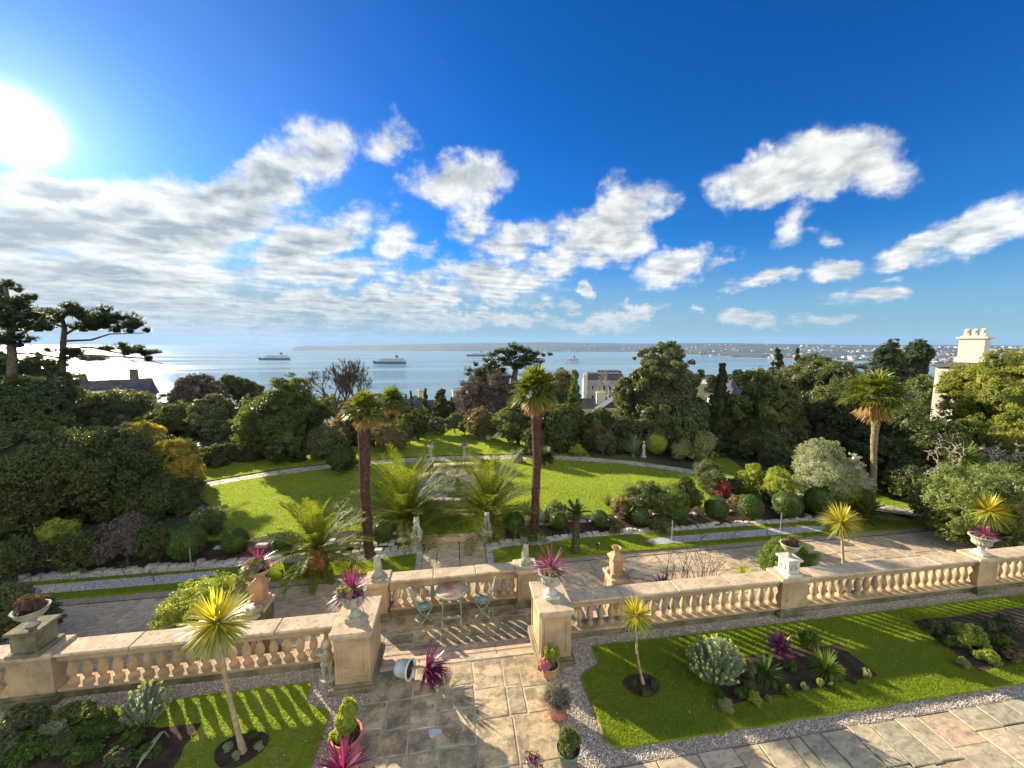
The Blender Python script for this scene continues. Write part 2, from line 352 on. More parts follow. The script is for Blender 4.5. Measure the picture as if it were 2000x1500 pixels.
M_black = pm('black_plastic', (.02, .02, .02), (.03, .03, .03), 8, .5, 0)
M_lens = pm('frosted_lamp_glass', (.8, .8, .78), (.7, .7, .68), 8, .3, 0)
M_galv = pm('galvanised_steel', (.5, .5, .5), (.4, .41, .42), 20, .4, .05, .002, 60, metal=.6)
M_slate = pm('slate_roof', (.085, .085, .095), (.05, .05, .06), .8, .7, .5, .03, 6)
M_cream = pm('cream_render', (.66, .60, .48), (.55, .49, .39), .6, .9, .2, .01, 6)
M_render = pm('white_render', (.64, .57, .47), (.50, .44, .36), 1.4, .9, .3, .01, 12)
M_grey = pm('grey_render', (.34, .34, .33), (.24, .25, .25), .8, .9, .2, .01, 6)
M_glass = pm('dark_window_glass', (.03, .035, .04), (.05, .06, .07), 2, .12, 0, spec=.7)
M_veranda = pm('veranda_steel', (.45, .47, .48), (.36, .38, .4), 3, .35, 0, spec=.5)
# paving: each flag carries its own tint value
def pavmat(name, ramp, grime, gdark, wet=.8):
    m, t, b = newmat(name); p = posn(t)
    at = t.nodes.new('ShaderNodeAttribute'); at.attribute_name = 'tint'
    cr = t.nodes.new('ShaderNodeValToRGB'); t.links.new(at.outputs['Fac'], cr.inputs[0])
    e = cr.color_ramp.elements; e[0].color = (*ramp[0], 1); e[1].color = (*ramp[-1], 1); e[0].position = 0; e[1].position = 1
    for k in range(1, len(ramp) - 1): q = e.new(k / (len(ramp) - 1)); q.color = (*ramp[k], 1)
    # veins drawn out along a direction that changes from flag to flag
    mp = t.nodes.new('ShaderNodeMapping'); t.links.new(p, mp.inputs[0]); mp.inputs['Scale'].default_value = (1.0, 2.6, 1)
    cz = t.nodes.new('ShaderNodeCombineXYZ'); t.links.new(mth(t, 'MULTIPLY', at.outputs['Fac'], 9.0), cz.inputs[2]); t.links.new(cz.outputs[0], mp.inputs['Rotation'])
    nv = tnoise(t, mp.outputs[0], 2.6, 6, .6, 1.2)
    c = mixc(t, sstep(t, nv, .38, .66), cr.outputs[0], mixc(t, 1.0, cr.outputs[0], (.62, .66, .66), 'MULTIPLY'))
    n2_ = tnoise(t, p, 3.1, 7, .68); c = mixc(t, mth(t, 'MULTIPLY', sstep(t, n2_, *grime), .75), c, gdark)
    n4 = tnoise(t, p, 26, 4, .6); c = mixc(t, mth(t, 'MULTIPLY', sstep(t, n4, .58, .68), .55), c, (.55, .49, .38)); c = mixc(t, mth(t, 'MULTIPLY', sstep(t, tnoise(t, p, 11, 6, .72), .54, .66), .55), c, (.11, .09, .06))
    t.links.new(c, b.inputs['Base Color']); b.inputs['Roughness'].default_value = wet; b.inputs['Specular IOR Level'].default_value = .35
    bump(t, b, mth(t, 'ADD', tnoise(t, p, 18, 8, .7), mth(t, 'MULTIPLY', nv, .6)), .55, .012); return m
M_pave = pavmat('old_flagstones', [(.46, .34, .19), (.62, .46, .25), (.36, .28, .17), (.68, .51, .29), (.54, .37, .20), (.42, .34, .21), (.58, .41, .25)], (.44, .62), (.14, .11, .065))
M_patio = pavmat('sawn_sandstone', [(.48, .39, .25), (.60, .45, .27), (.42, .36, .24), (.58, .40, .25), (.52, .42, .27), (.62, .48, .30)], (.56, .76), (.16, .13, .10), .6)
M_lower = pavmat('lower_flagstones', [(.52, .41, .27), (.58, .43, .27), (.46, .37, .25), (.60, .47, .31)], (.52, .74), (.22, .17, .11))
M_mortar = pm('mortar', (.50, .43, .31), (.36, .31, .22), 5, .95, .5, .006, 60)
M_step = pm('pink_step_stone', (.56, .38, .26), (.44, .32, .22), 3, .9, .5, .01, 30, (.62, .52, .40), 12, (.60, .68))
def gravm(name, a, b_, c_, vs=55.):
    m, t, b = newmat(name); p = posn(t); v = t.nodes.new('ShaderNodeTexVoronoi'); v.inputs['Scale'].default_value = vs; t.links.new(p, v.inputs['Vector'])
    sx_ = t.nodes.new('ShaderNodeSeparateColor'); t.links.new(v.outputs['Color'], sx_.inputs[0])
    c = mixc(t, sx_.outputs[0], a, b_); c = mixc(t, sstep(t, sx_.outputs[1], .7, .9), c, c_)
    c = mixc(t, sstep(t, v.outputs['Distance'], .35, .8), c, tuple(x * .35 for x in a))
    t.links.new(c, b.inputs['Base Color']); b.inputs['Roughness'].default_value = .85
    bump(t, b, mth(t, 'SUBTRACT', 1.0, v.outputs['Distance']), .8, .02); return m
M_gravel = gravm('pink_gravel', (.52, .40, .29), (.37, .28, .20), (.64, .54, .43))
M_chip = gravm('white_chippings', (.55, .53, .50), (.40, .39, .37), (.72, .70, .67), 30.)
M_pebble = leafmat('gravel_stones', (.52, .43, .35), (.34, .28, .23), 0, .8, (.68, .62, .56), patch=14)
M_path = pm('crazy_paving_path', (.48, .42, .33), (.36, .32, .26), 3, .85, .5, .01, 14, (.20, .17, .13), 4.5, (.60, .68))
M_crazy = pm('rockery_slate', (.55, .51, .44), (.36, .33, .29), 2, .85, .6, .015, 12)
# vegetation
def lawnmat():
    m, t, b = newmat('turf'); p = posn(t)
    c = mixc(t, sstep(t, tnoise(t, p, .7, 5), .35, .65), (.125, .19, .014), (.19, .23, .02)); c = mixc(t, mth(t, 'MULTIPLY', sstep(t, tnoise(t, p, 1.7, 7, .68), .52, .68), .8), c, (.26, .235, .06))
    mp = t.nodes.new('ShaderNodeMapping'); mp.inputs['Scale'].default_value = (4, 14, 4); t.links.new(p, mp.inputs[0])
    c = mixc(t, mth(t, 'MULTIPLY', sstep(t, tnoise(t, mp.outputs[0], 1.6, 5, .6), .5, .72), .6), c, (.06, .105, .01))
    t.links.new(c, b.inputs['Base Color']); b.inputs['Roughness'].default_value = .9; b.inputs['Specular IOR Level'].default_value = .1
    b.inputs['Sheen Weight'].default_value = .5; b.inputs['Sheen Tint'].default_value = (.75, .85, .15, 1); b.inputs['Sheen Roughness'].default_value = .45
    bump(t, b, mth(t, 'ADD', tnoise(t, p, 60, 5, .7), mth(t, 'MULTIPLY', tnoise(t, mp.outputs[0], 1.6, 5), 2.0)), .8, .03); return m
M_lawn = lawnmat()
M_blade = leafmat('grass_blades', (.17, .25, .022), (.28, .325, .036), .56, .5, tc_=(1.75, 1.68, .45))
LM = dict(
 dark=leafmat('dark_evergreen_leaves', (.062, .082, .022), (.115, .14, .038), .38, .42, (.088, .095, .034)),
 holm=leafmat('grey_green_leaves', (.095, .12, .048), (.185, .205, .09), .36, .45, (.105, .11, .058)),
 olive=leafmat('olive_leaves', (.11, .14, .038), (.20, .215, .068), .38, .45, (.07, .10, .03)),
 airy=leafmat('airy_shrub_leaves', (.16, .21, .06), (.28, .32, .11), .42, .5, (.12, .16, .04), patch=1.5),
 bigev=leafmat('broad_evergreen_leaves', (.075, .10, .025), (.17, .20, .05), .42, .42, (.05, .07, .018), patch=.5),
 bright=leafmat('bright_green_leaves', (.10, .17, .022), (.19, .26, .04), .45, .42),
 lime=leafmat('lime_leaves', (.30, .36, .05), (.44, .46, .08), .45, .45, (.2, .26, .05), patch=3),
 gold=leafmat('golden_conifer_leaves', (.36, .27, .04), (.50, .40, .07), .45, .5, (.22, .19, .03), patch=1.2),
 box=leafmat('box_leaves', (.055, .105, .016), (.10, .165, .028), .35, .45),
 conif=leafmat('conifer_needles', (.046, .07, .028), (.085, .115, .042), .3, .55),
 pine=leafmat('pine_needles', (.042, .066, .030), (.078, .105, .042), .3, .5),
 yconif=leafmat('yellow_green_conifer', (.13, .17, .025), (.20, .24, .04), .35, .5, (.07, .11, .02), patch=1.5),
 silver=leafmat('silver_leaves', (.26, .29, .17), (.38, .40, .25), .35, .5),
 bronze=leafmat('bronze_leaves', (.17, .12, .05), (.27, .19, .08), .35, .5, (.12, .14, .045), patch=2),
 red=leafmat('red_leaves', (.26, .06, .05), (.42, .13, .10), .35, .5, tc_=(1.4, .9, .7)),
 twig=leafmat('purple_brown_twigs', (.085, .062, .05), (.17, .13, .10), .15, .8),
 willow=leafmat('yellow_willow_leaves', (.21, .23, .035), (.33, .34, .07), .5, .5, (.12, .15, .03), patch=.8),
 purple=leafmat('purple_strap_leaves', (.15, .022, .07), (.27, .05, .13), .32, .3, spec=.6, tc_=(1.7, .7, 1.1)),
 palep=leafmat('pink_highlight_leaves', (.36, .18, .22), (.58, .42, .42), .35, .35, spec=.5, tc_=(1.2, 1, 1)),  # pale outer cordyline leaves: gloss highlights put into the leaf colour
 deepp=leafmat('deep_purple_leaves', (.085, .014, .05), (.19, .035, .11), .35, .3, spec=.6, tc_=(1.5, .7, 1.1)),
 cordy=leafmat('yellow_green_straps', (.42, .42, .06), (.60, .54, .10), .5, .3, spec=.6, tc_=(1.35, 1.2, .4)),
 cordg=leafmat('green_straps', (.22, .26, .06), (.36, .38, .10), .45, .3, spec=.6),
 fan=leafmat('fan_palm_leaves', (.09, .12, .02), (.19, .21, .035), .45, .35, spec=.5),
 dead=leafmat('dead_palm_leaves', (.30, .17, .055), (.42, .27, .09), .4, .6, tc_=(1.3, 1.1, .7)),
 phx=leafmat('date_palm_leaflets', (.10, .13, .02), (.20, .22, .032), .40, .6, spec=.14),
 spurge=leafmat('spurge_leaves', (.23, .29, .18), (.36, .42, .27), .35, .5),
 spurgef=leafmat('spurge_flowers', (.50, .55, .12), (.62, .66, .18), .4, .5),
 heath=leafmat('heather', (.11, .07, .055), (.20, .12, .09), .25, .7),
 lav=leafmat('lavender_grey', (.19, .17, .15), (.28, .26, .21), .25, .7),
 pinkf=leafmat('pink_flowers', (.55, .18, .26), (.65, .30, .34), .35, .6, tc_=(1.2, .9, .9)),
 white=leafmat('pale_leaves', (.50, .50, .42), (.62, .62, .54), .3, .5),
 trail=leafmat('trailing_leaves', (.24, .27, .10), (.40, .40, .20), .4, .5))
# ------------------------------------------------------------------ plant builders (all build around a local origin)
def crown(mb, c, rad, nl, n, size, seed, m=0, asp=.5, core=True, lob=.42, cm=None, rough=.12, mult=3.0, full=True):
    # lobes over a rounded body, each lobe a set of leafy tufts with gaps between them
    rng = np.random.default_rng(seed); c = np.array(c, float); rad = np.array(rad, float); n = int(n * mult)
    d = rdirs(rng, nl, -.95, 1.0); d[0] = (0, 0, 1)
    if full: lowq = d[:, 2] < 0; hl = np.linalg.norm(d[:, :2], axis=1) + 1e-6; d[lowq, :2] *= ((.55 + .45 * hl) / hl)[lowq, None]
    mr = rad.mean(); lr = mr * lob * rng.uniform(.6, 1.3, nl)
    lc = c + d * np.maximum(rad - lr[:, None] * .85, rad * .25) * rng.uniform(.86, 1.04, (nl, 1))
    if core:
        sphere(mb, c, rad * .56, 14, 10, m if cm is None else cm, .25, 2.5, seed, False)
        for k in range(nl): sphere(mb, lc[k] * .96 + c * .04, lr[k] * .52, 8, 6, m if cm is None else cm, .3, 3, seed + k, False)
    nt = max(6, min(int(n / 22), nl * 26)); w = lr ** 2; pk = rng.choice(nl, nt * 2, p=w / w.sum()); td = rdirs(rng, nt * 2)
    tcn = lc[pk] + td * lr[pk][:, None] * rng.uniform(.72, 1.08, (nt * 2, 1)); tr = lr[pk] * rng.uniform(.16, .34, nt * 2)
    keep = np.ones(nt * 2, bool)
    for k in range(nl): keep &= (np.linalg.norm(tcn - lc[k], axis=1) > lr[k] * .60)
    if core: keep &= (np.linalg.norm((tcn - c) / (rad * .60), axis=1) > 1)
    tcn, tr, td = tcn[keep][:nt], tr[keep][:nt], td[keep][:nt]
    if len(tcn) == 0: return
    q = rng.integers(0, len(tcn), n); g = rng.normal(size=(n, 3)); g /= np.maximum(1, np.linalg.norm(g, axis=1, keepdims=True) / 1.5)
    p = tcn[q] + g * tr[q][:, None] * .62 * np.array([1.15, 1.15, .85])
    nn = unit(unit(td[q] + g * .35) * .7 + np.array([0, 0, .35]) + rng.normal(size=(n, 3)) * .55)
    leaves(mb, p, nn, size, asp, rng, m)
    if core:
        nc = n // 4; dc = rdirs(rng, nc, -.5, 1); k = 1 + .25 * nz(dc * 2.5, seed + 1.3)
        leaves(mb, c + dc * rad * .57 * k[:, None] * rng.uniform(.98, 1.12, (nc, 1)), unit(dc + rng.normal(size=(nc, 3)) * .6), size * 1.25, asp, rng, m)
def limb_tree(mb, base, h, rad, seed, n=7, spread=.6, m=0):
    rng = np.random.default_rng(seed); base = np.array(base, float)
    tube(mb, [base, base + [.02 * h, 0, h * .5], base + [0, .02 * h, h]], [rad, rad * .75, rad * .35], 8, m)
    for k in range(n):
        a = rng.uniform(0, 6.28); s = base + [0, 0, h * rng.uniform(.45, .95)]; l = h * rng.uniform(.3, .6)
        e = s + np.array([math.cos(a) * spread * l, math.sin(a) * spread * l, l * rng.uniform(.3, .7)])
        tube(mb, [s, (s + e) / 2 + [0, 0, -.05 * l], e], [rad * .4, rad * .28, rad * .1], 5, m, cap=False)
def bare_tree(mb, base, h, rad, seed, levels=6, spread=.42, up=.25, twist=.25, m=0, kids=(2, 3), minr=.006):
    rng = np.random.default_rng(seed)
    def grow(p, d, l, r, lv):
        k = 4; pts = [p]; q = p.copy(); dd = d.copy()
        for i in range(k):
            dd = unit(dd + rng.normal(size=3) * twist * .5 + np.array([0, 0, up * .12])); q = q + dd * l / k; pts.append(q.copy())
        tube(mb, pts, np.linspace(r, r * .68, k + 1), 5 if lv > 2 else 3, m, cap=False)
        if lv <= 0: return
        for _ in range(rng.integers(kids[0], kids[1] + 1)):
            nd_ = unit(dd + rng.normal(size=3) * spread + np.array([0, 0, up * .3]))
            grow(q, nd_, l * rng.uniform(.62, .92), max(r * .62, minr), lv - 1)
    grow(np.array(base, float), unit(np.array([0.05, 0, 1.])), h * .22, rad, levels)
def rosette(mb, c, n, Lg, Wd, seed, m=0, zmin=-.7, zmax=1.0, droop=.35, seg=4, r0=.03):
    rng = np.random.default_rng(seed); d = rdirs(rng, n, zmin, zmax); d[:, 2] = np.clip(d[:, 2], -1, 1)
    O = np.array(c) + d * r0; l = Lg * rng.uniform(.75, 1.1, n)
    dr = droop * (1 - np.abs(d[:, 2])) * rng.uniform(.5, 1.4, n)
    straps(mb, O, d, l, Wd, dr, seg, m)
def fanpalm_crown(mb, c, n, Lp, Rf, seed, m=0, md=1, mt=2, ndead=8):
    rng = np.random.default_rng(seed); c = np.array(c, float)
    for k in range(n + ndead):
        dead = k >= n
        a = k * 2.39996 + rng.uniform(-.2, .2); e = R(rng.uniform(-75, -45)) if dead else R(80 - 100 * (k / n) + rng.uniform(-10, 10))
        d = np.array([math.cos(a) * math.cos(e), math.sin(a) * math.cos(e), math.sin(e)])
        lp = Lp * rng.uniform(.7, 1.1) * (.6 if dead else 1); hub = c + d * lp + np.array([0, 0, -.12 * lp])
        tube(mb, [c, c + d * lp * .5 + [0, 0, .02], hub], [.018, .012, .009], 4, mt, cap=False)
        s = unit(np.cross(d, [0, 0, 1.]))
        nn = 20; al = np.linspace(-1.75, 1.75, nn) * (.45 if dead else 1)
        dd = d[None] * np.cos(al)[:, None] + s[None] * np.sin(al)[:, None]
        upv = np.cross(s, d); dd = unit(dd + upv * .10 * ((np.arange(nn) % 2) * 2 - 1)[:, None] * .5 + np.array([0, 0, -.06]))
        l = Rf * (1 - .22 * np.abs(al) / 1.75) * rng.uniform(.85, 1.08, nn)
        side = unit(np.cross(dd, upv + rng.normal(size=(nn, 3)) * .15))
        straps(mb, np.repeat(hub[None], nn, 0), dd, l, Rf * .115, rng.uniform(.12, .45, nn) * (.3 if dead else 1), 3, md if dead else m, side=side)
def date_fronds(mb, c, n, Lf, seed, m=0, mr=1, emin=5, emax=82, nl=58, lw=.022, bend=.75, ll=.21):
    rng = np.random.default_rng(seed); c = np.array(c, float)
    for k in range(n):
        f = k / max(n - 1, 1); a = k * 2.39996 + rng.uniform(-.25, .25); e = R(emax + (emin - emax) * f + rng.uniform(-6, 6)); l = Lf * rng.uniform(.8, 1.08)
        h = np.array([math.cos(a), math.sin(a), 0]); t = np.linspace(0, 1, 9)
        ang = e - bend * t ** 1.6 * (1.0 - .35 * math.sin(e)) ; st = l / 8
        pts = [c.copy()]
        for i in range(8): pts.append(pts[-1] + st * (h * math.cos(ang[i]) + np.array([0, 0, 1]) * math.sin(ang[i])))
        pts = np.array(pts); tube(mb, pts, np.linspace(.02, .004, 9), 4, mr, cap=False)
        tt = np.linspace(.12, .99, nl); O = np.stack([np.interp(tt, t, pts[:, i]) for i in range(3)], -1)
        tg = unit(np.stack([np.interp(tt, t, np.gradient(pts[:, i])) for i in range(3)], -1)); s = np.array([-h[1], h[0], 0.]); up_ = np.cross(tg, s); up_ *= np.sign(up_[:, 2:3] + 1e-6)
        ln = l * ll * np.sin(np.pi * (.12 + .80 * tt)) ** .7
        for sg in (-1, 1):
            dd = unit(tg * .75 + s * sg * .9 + up_ * .30 + rng.normal(size=(nl, 3)) * .06)
            straps(mb, O, dd, ln, lw, rng.uniform(.1, .35, nl), 2, m, side=unit(np.cross(dd, up_ + rng.normal(size=(nl, 3)) * .2)))
# ------------------------------------------------------------------ far setting: sea, coast, hills
rngG = np.random.default_rng(5)
SEA = -100.0
def sea_mat():
    m, t, b = newmat('sea_water'); p = posn(t)
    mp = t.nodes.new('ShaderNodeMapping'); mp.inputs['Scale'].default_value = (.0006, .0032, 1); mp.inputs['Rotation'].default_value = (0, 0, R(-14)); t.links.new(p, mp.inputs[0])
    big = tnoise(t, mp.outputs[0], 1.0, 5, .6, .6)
    c = mixc(t, sstep(t, big, .40, .62), (.13, .22, .26), (.20, .30, .33))  # bands of cloud shadow and wind streaks painted into the sea colour
    m2 = t.nodes.new('ShaderNodeMapping'); m2.inputs['Scale'].default_value = (.012, .035, 1); m2.inputs['Rotation'].default_value = (0, 0, R(28)); t.links.new(p, m2.inputs[0])
    wv_ = tnoise(t, m2.outputs[0], 1.0, 8, .68, .8)
    c = mixc(t, mth(t, 'MULTIPLY', sstep(t, wv_, .60, .74), .35), c, (.42, .50, .50))
    t.links.new(c, b.inputs['Base Color']); b.inputs['IOR'].default_value = 1.33; b.inputs['Specular IOR Level'].default_value = .32
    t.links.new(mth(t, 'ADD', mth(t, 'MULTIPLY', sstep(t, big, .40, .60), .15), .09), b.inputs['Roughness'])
    bump(t, b, mth(t, 'ADD', wv_, mth(t, 'MULTIPLY', tnoise(t, p, .12, 6, .7), .25)), .8, 4.5); return m
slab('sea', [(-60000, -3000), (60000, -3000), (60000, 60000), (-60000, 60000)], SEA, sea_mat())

def gz(x, y):       # natural ground of the hillside
    x = np.asarray(x, float); y = np.asarray(y, float)
    d = np.maximum(0, y - 34) + np.maximum(0, np.abs(x + 1) - 27) * .25 * (y > 8)
    Yc = x * math.sin(YAW) + y * math.cos(YAW); Xc = x * math.cos(YAW) - y * math.sin(YAW)
    s = np.where(Xc / np.maximum(Yc, 1) > .35, .078, .17)      # the land runs out further on the right
    s = s + (np.clip((Xc / np.maximum(Yc, 1) - .05) / .3, 0, 1) * (.115 - .17)) * (Xc / np.maximum(Yc, 1) <= .35)
    z = -1.56 - d * s
    z = z + 2.0 * nz(np.stack([x * .02, y * .02, x * 0], -1), 3) * np.clip(d / 60, 0, 1)
    return np.maximum(z, SEA - 6)
def grid_mesh(name, X, Y, Z, mat, kind='structure', sm=True):
    mb = MB(); a, b = X.shape; v = np.stack([X, Y, Z], -1).reshape(-1, 3)
    i = np.arange(a - 1)[:, None] * b; j = np.arange(b - 1)[None]
    mb.add(v, np.stack([i + j, i + j + 1, i + b + j + 1, i + b + j], -1).reshape(-1, 4), 0, sm)
    o = mb.build(name, mat)
    if kind: o['kind'] = kind
    return o
M_ground = pm('wooded_ground', (.035, .045, .02), (.06, .06, .03), .15, 1, .8, .3, 1.2, (.09, .10, .04), .05, (.5, .6))
ys = np.concatenate([[7.0], np.linspace(8, 60, 40), np.geomspace(63, 2600, 60)]); th = np.linspace(-1, 1, 120)
Yg = np.repeat(ys[:, None], 120, 1); Xg = th[None] * (60 + 1.9 * ys[:, None])
grid_mesh('ground', Xg, Yg, gz(Xg, Yg), M_ground)

def hill_mat():
    m, t, b = newmat('far_fields'); p = posn(t)
    v = t.nodes.new('ShaderNodeTexVoronoi'); v.inputs['Scale'].default_value = .0032; t.links.new(p, v.inputs['Vector'])
    s = t.nodes.new('ShaderNodeSeparateColor'); t.links.new(v.outputs['Color'], s.inputs[0])
    c = mixc(t, s.outputs[0], (.028, .045, .035), (.055, .07, .042)); c = mixc(t, sstep(t, s.outputs[1], .75, .9), c, (.085, .07, .055))
    c = mixc(t, sstep(t, tnoise(t, p, .004, 6, .65), .48, .6), c, (.015, .026, .022))
    t.links.new(c, b.inputs['Base Color']); b.inputs['Roughness'].default_value = 1; return m
M_hill = hill_mat(); M_cliff = pm('headland_rock', (.10, .10, .08), (.07, .08, .05), .01, 1, .5, 10, .02)
# shoreline row and skyline row read off the photograph; the land itself rises over kilometres
HU = [575, 600, 700, 800, 900, 1000, 1060, 1130, 1250, 1330, 1420, 1432, 1500, 1600, 1650, 1760, 1900, 2050, 2250]
HS = [684.5, 684.5, 684.5, 685, 685.5, 686, 686.3, 686.8, 687.5, 692, 696, 698, 700, 701, 704, 708, 712, 716, 720]
HT = [677, 675, 674.5, 673, 670.5, 670, 668.5, 670, 671.5, 671, 671, 671, 672, 673, 674, 674.5, 675, 677, 678]
us = np.linspace(572, 2250, 260); sv = np.interp(us, HU, HS); tv = np.interp(us, HU, HT)
rows = 26; X = np.zeros((260, rows)); Y = X * 0; Z = X * 0
for i, u in enumerate(us):
    p0 = P(u, sv[i], SEA); Y0 = depth(p0); dirv = p0[:2] / np.linalg.norm(p0[:2])
    back = 900 + 3800 * min(1, max(0, (u - 575) / 500)); pr = p0[:2] + dirv * back
    zt = topz((pr[0], pr[1], 0), tv[i])
    for k in range(rows):
        f = k / (rows - 1); q = p0[:2] + dirv * back * f * (1 if k < rows - 3 else 1 + (k - rows + 4) * .4)
        hgt = (zt - SEA) * (math.sin(min(f * 1.14, 1) * math.pi / 2) ** 1.25); wob = 11 * nz(np.array([q[0] * .0011, q[1] * .0016, 0.]), 2) * math.sin(math.pi * min(f * 1.1, 1))
        if k >= rows - 3: hgt = (zt - SEA) * (1 - (k - rows + 3) * .35)
        X[i, k], Y[i, k], Z[i, k] = q[0], q[1], SEA - 1 + hgt + wob + (5 if k > 0 else 0)
grid_mesh('hills', X, Y, Z, M_hill)
# the towns across the bay: far too many roofs to count
mb = MB(); rt = np.random.default_rng(8); cnt = 0
for _ in range(3600):
    i = int(rt.triangular(60, 240, 259)); k = int(rt.triangular(0, 1, 15)); 
    if nz(np.array([i * .12, k * .5, 0.]), 7) + rt.normal() * .25 < .05: continue
    f = rt.random(2); i2, k2 = min(i + 1, 259), k + 1
    px_ = X[i, k] * (1 - f[0]) + X[i2, k2] * f[0]; py_ = Y[i, k] * (1 - f[0]) + Y[i2, k2] * f[0]; pz_ = Z[i, k] * (1 - f[0]) + Z[i2, k2] * f[0]
    w = rt.uniform(7, 20); box(mb, (px_ + rt.normal() * 25, py_ + rt.normal() * 25, pz_ + 5), (w * rt.uniform(1, 2.4), w, rt.uniform(7, 15)), int(rt.choice([0, 1, 2], p=[.45, .3, .25])), rt.uniform(0, 3))
M_th = pm('town_white', (.42, .42, .40), (.34, .34, .33), .01, .9, 0); M_tg = pm('town_grey', (.16, .16, .165), (.12, .12, .13), .01, .9, 0)
o = mb.build('far_town', [M_th, M_tg, pm('town_brick', (.34, .22, .17), (.28, .2, .16), .01, .9, 0)]); tag(o, 'towns of pale roofs and walls spread along the hills across the bay', 'town', kind='stuff')
# sandy shore strip
mb = MB(); sh = []
for u in np.linspace(1230, 2200, 60):
    p0 = P(u, np.interp(u, HU, HS) + .25, SEA + .2); p1 = P(u, np.interp(u, HU, HS) - .35, SEA + .2); sh += [p0, p1]
n = len(sh) // 2; q = np.arange(n - 1) * 2; mb.add(sh, np.stack([q, q + 2, q + 3, q + 1], -1)); o = mb.build('beach', pm('beach_sand', (.55, .44, .33), (.45, .38, .30), .01, 1, 0)); o['kind'] = 'structure'

# ------------------------------------------------------------------ garden ground sheets (axis of the garden = world y)
LZ = -1.5; MZ = -1.3
slab('upper_terrace_ground', [(-45, -4), (45, -4), (45, 6.95), (1.43, 6.95), (1.43, 6.34), (-1.43, 6.34), (-1.43, 6.95), (-45, 6.95)], -.012, M_soil)
slab('lower_terrace_ground', [(-26, 6.95), (30, 6.95), (30, 13.2), (-26, 13.2)], LZ - .03, M_soil)
# flag layout by recursive splitting, every flag a bevelled slab in one sheet
def flags(name, x0, x1, y0, y1, z, mat, smin, seed, gap=.012, th=.03, clip=None):
    rng = np.random.default_rng(seed); rects = []
    def split(a, b, c, d):
        w, h = b - a, d - c
        if (w < smin * 2.1 and h < smin * 2.1) and (rng.random() < .55 or (w < smin * 1.3 or h < smin * 1.3)) or (w < smin * .9 and h < smin * 1.8) or (h < smin * .9 and w < smin * 1.8): rects.append((a, b, c, d)); return
        if w > h * rng.uniform(.8, 1.25): s = a + w * rng.choice([.38, .45, .5, .58, .65]); split(a, s, c, d); split(s, b, c, d)
        else: s = c + h * rng.choice([.38, .45, .5, .58, .65]); split(a, b, c, s); split(a, b, s, d)
    split(x0, x1, y0, y1)
    mb = MB(); g = gap
    for (a, b, c, d) in rects:
        if clip is not None and not clip((a + b) / 2, (c + d) / 2): continue
        j = rng.normal(size=(4, 2)) * .007; dz = rng.normal() * .002; e = .008
        o_ = np.array([[a + g, c + g], [b - g, c + g], [b - g, d - g], [a + g, d - g]]) + j; ce = o_.mean(0)
        inn = o_ + unit(ce - o_) * e * 1.4
        v = np.vstack([np.c_[inn, np.full(4, z + dz)], np.c_[o_, np.full(4, z + dz - e)], np.c_[o_, np.full(4, z - th)]])
        q = np.arange(4); q2 = (q + 1) % 4; tn = rng.random()
        mb.add(v, [[0, 1, 2, 3]], 0, False, tn); mb.add(v, np.vstack([np.stack([q + 4, q2 + 4, q2, q], -1), np.stack([q + 8, q2 + 8, q2 + 4, q + 4], -1)]), 0, False, tn)
    o = mb.build(name, mat); o['kind'] = 'structure'; return o
slab('paving_joints', [(-1.45, -3), (1.45, -3), (1.45, 6.36), (-1.45, 6.36)], .007, M_mortar)
flags('garden_path_paving', -1.45, 1.45, 3.4, 6.35, .014, M_pave, .36, 11, .011)
flags('patio_paving', 1.5, 14, 1.2, 4.31, .012, M_patio, .38, 12, .008)
slab('patio_joints', [(-9, 1.2), (14, 1.2), (14, 4.32), (1.46, 4.32), (1.46, 4.11), (-9, 4.11)], -.004, pm('dark_joint', (.16, .13, .10), (.22, .19, .15), 6, 1, .3, .004, 40))
slab('gravel_margin', [(1.45, 4.31), (30, 4.31), (30, 6.7), (1.45, 6.7)], .002, M_gravel); slab('gravel_margin', [(-30, 1.0), (-1.45, 1.0), (-1.45, 6.7), (-30, 6.7)], .002, M_gravel)
LR = [(2.44, 6.30), (2.43, 5.92), (2.05, 5.72), (2.03, 4.66), (2.12, 4.55), (2.3, 4.51), (26, 4.50), (26, 6.28)]
LL = [(-2.43, 6.26), (-2.38, 5.86), (-1.97, 5.69), (-1.93, 3.2), (-26, 3.2), (-26, 6.2)]
slab('lawn', LR, .035, M_lawn, .04); slab('lawn', LL, .035, M_lawn, .04)
def circ(cx, cy, r, n=20, sy=1.0, sd=0): a = np.linspace(0, 2 * np.pi, n, endpoint=False); k = 1 + .06 * np.sin(3 * a + sd); return [(cx + r * k[i] * math.cos(a[i]), cy + r * sy * k[i] * math.sin(a[i])) for i in range(n)]
BEDS = [circ(2.96, 5.40, .30, sy=.72), circ(-3.0, 5.27, .33, sy=.72), [(4.2, 5.66), (4.16, 4.86), (6.98, 4.97), (7.02, 5.66)], [(9.05, 5.95), (8.8, 4.78), (12.4, 4.9), (12.4, 5.95)],
        [(-3.78, 5.75), (-3.75, 4.6), (-3.3, 3.3), (-12, 3.3), (-12, 5.78), (-6, 5.85)]]
for b in BEDS: slab('flower_bed', b, .045, M_soil, .01)
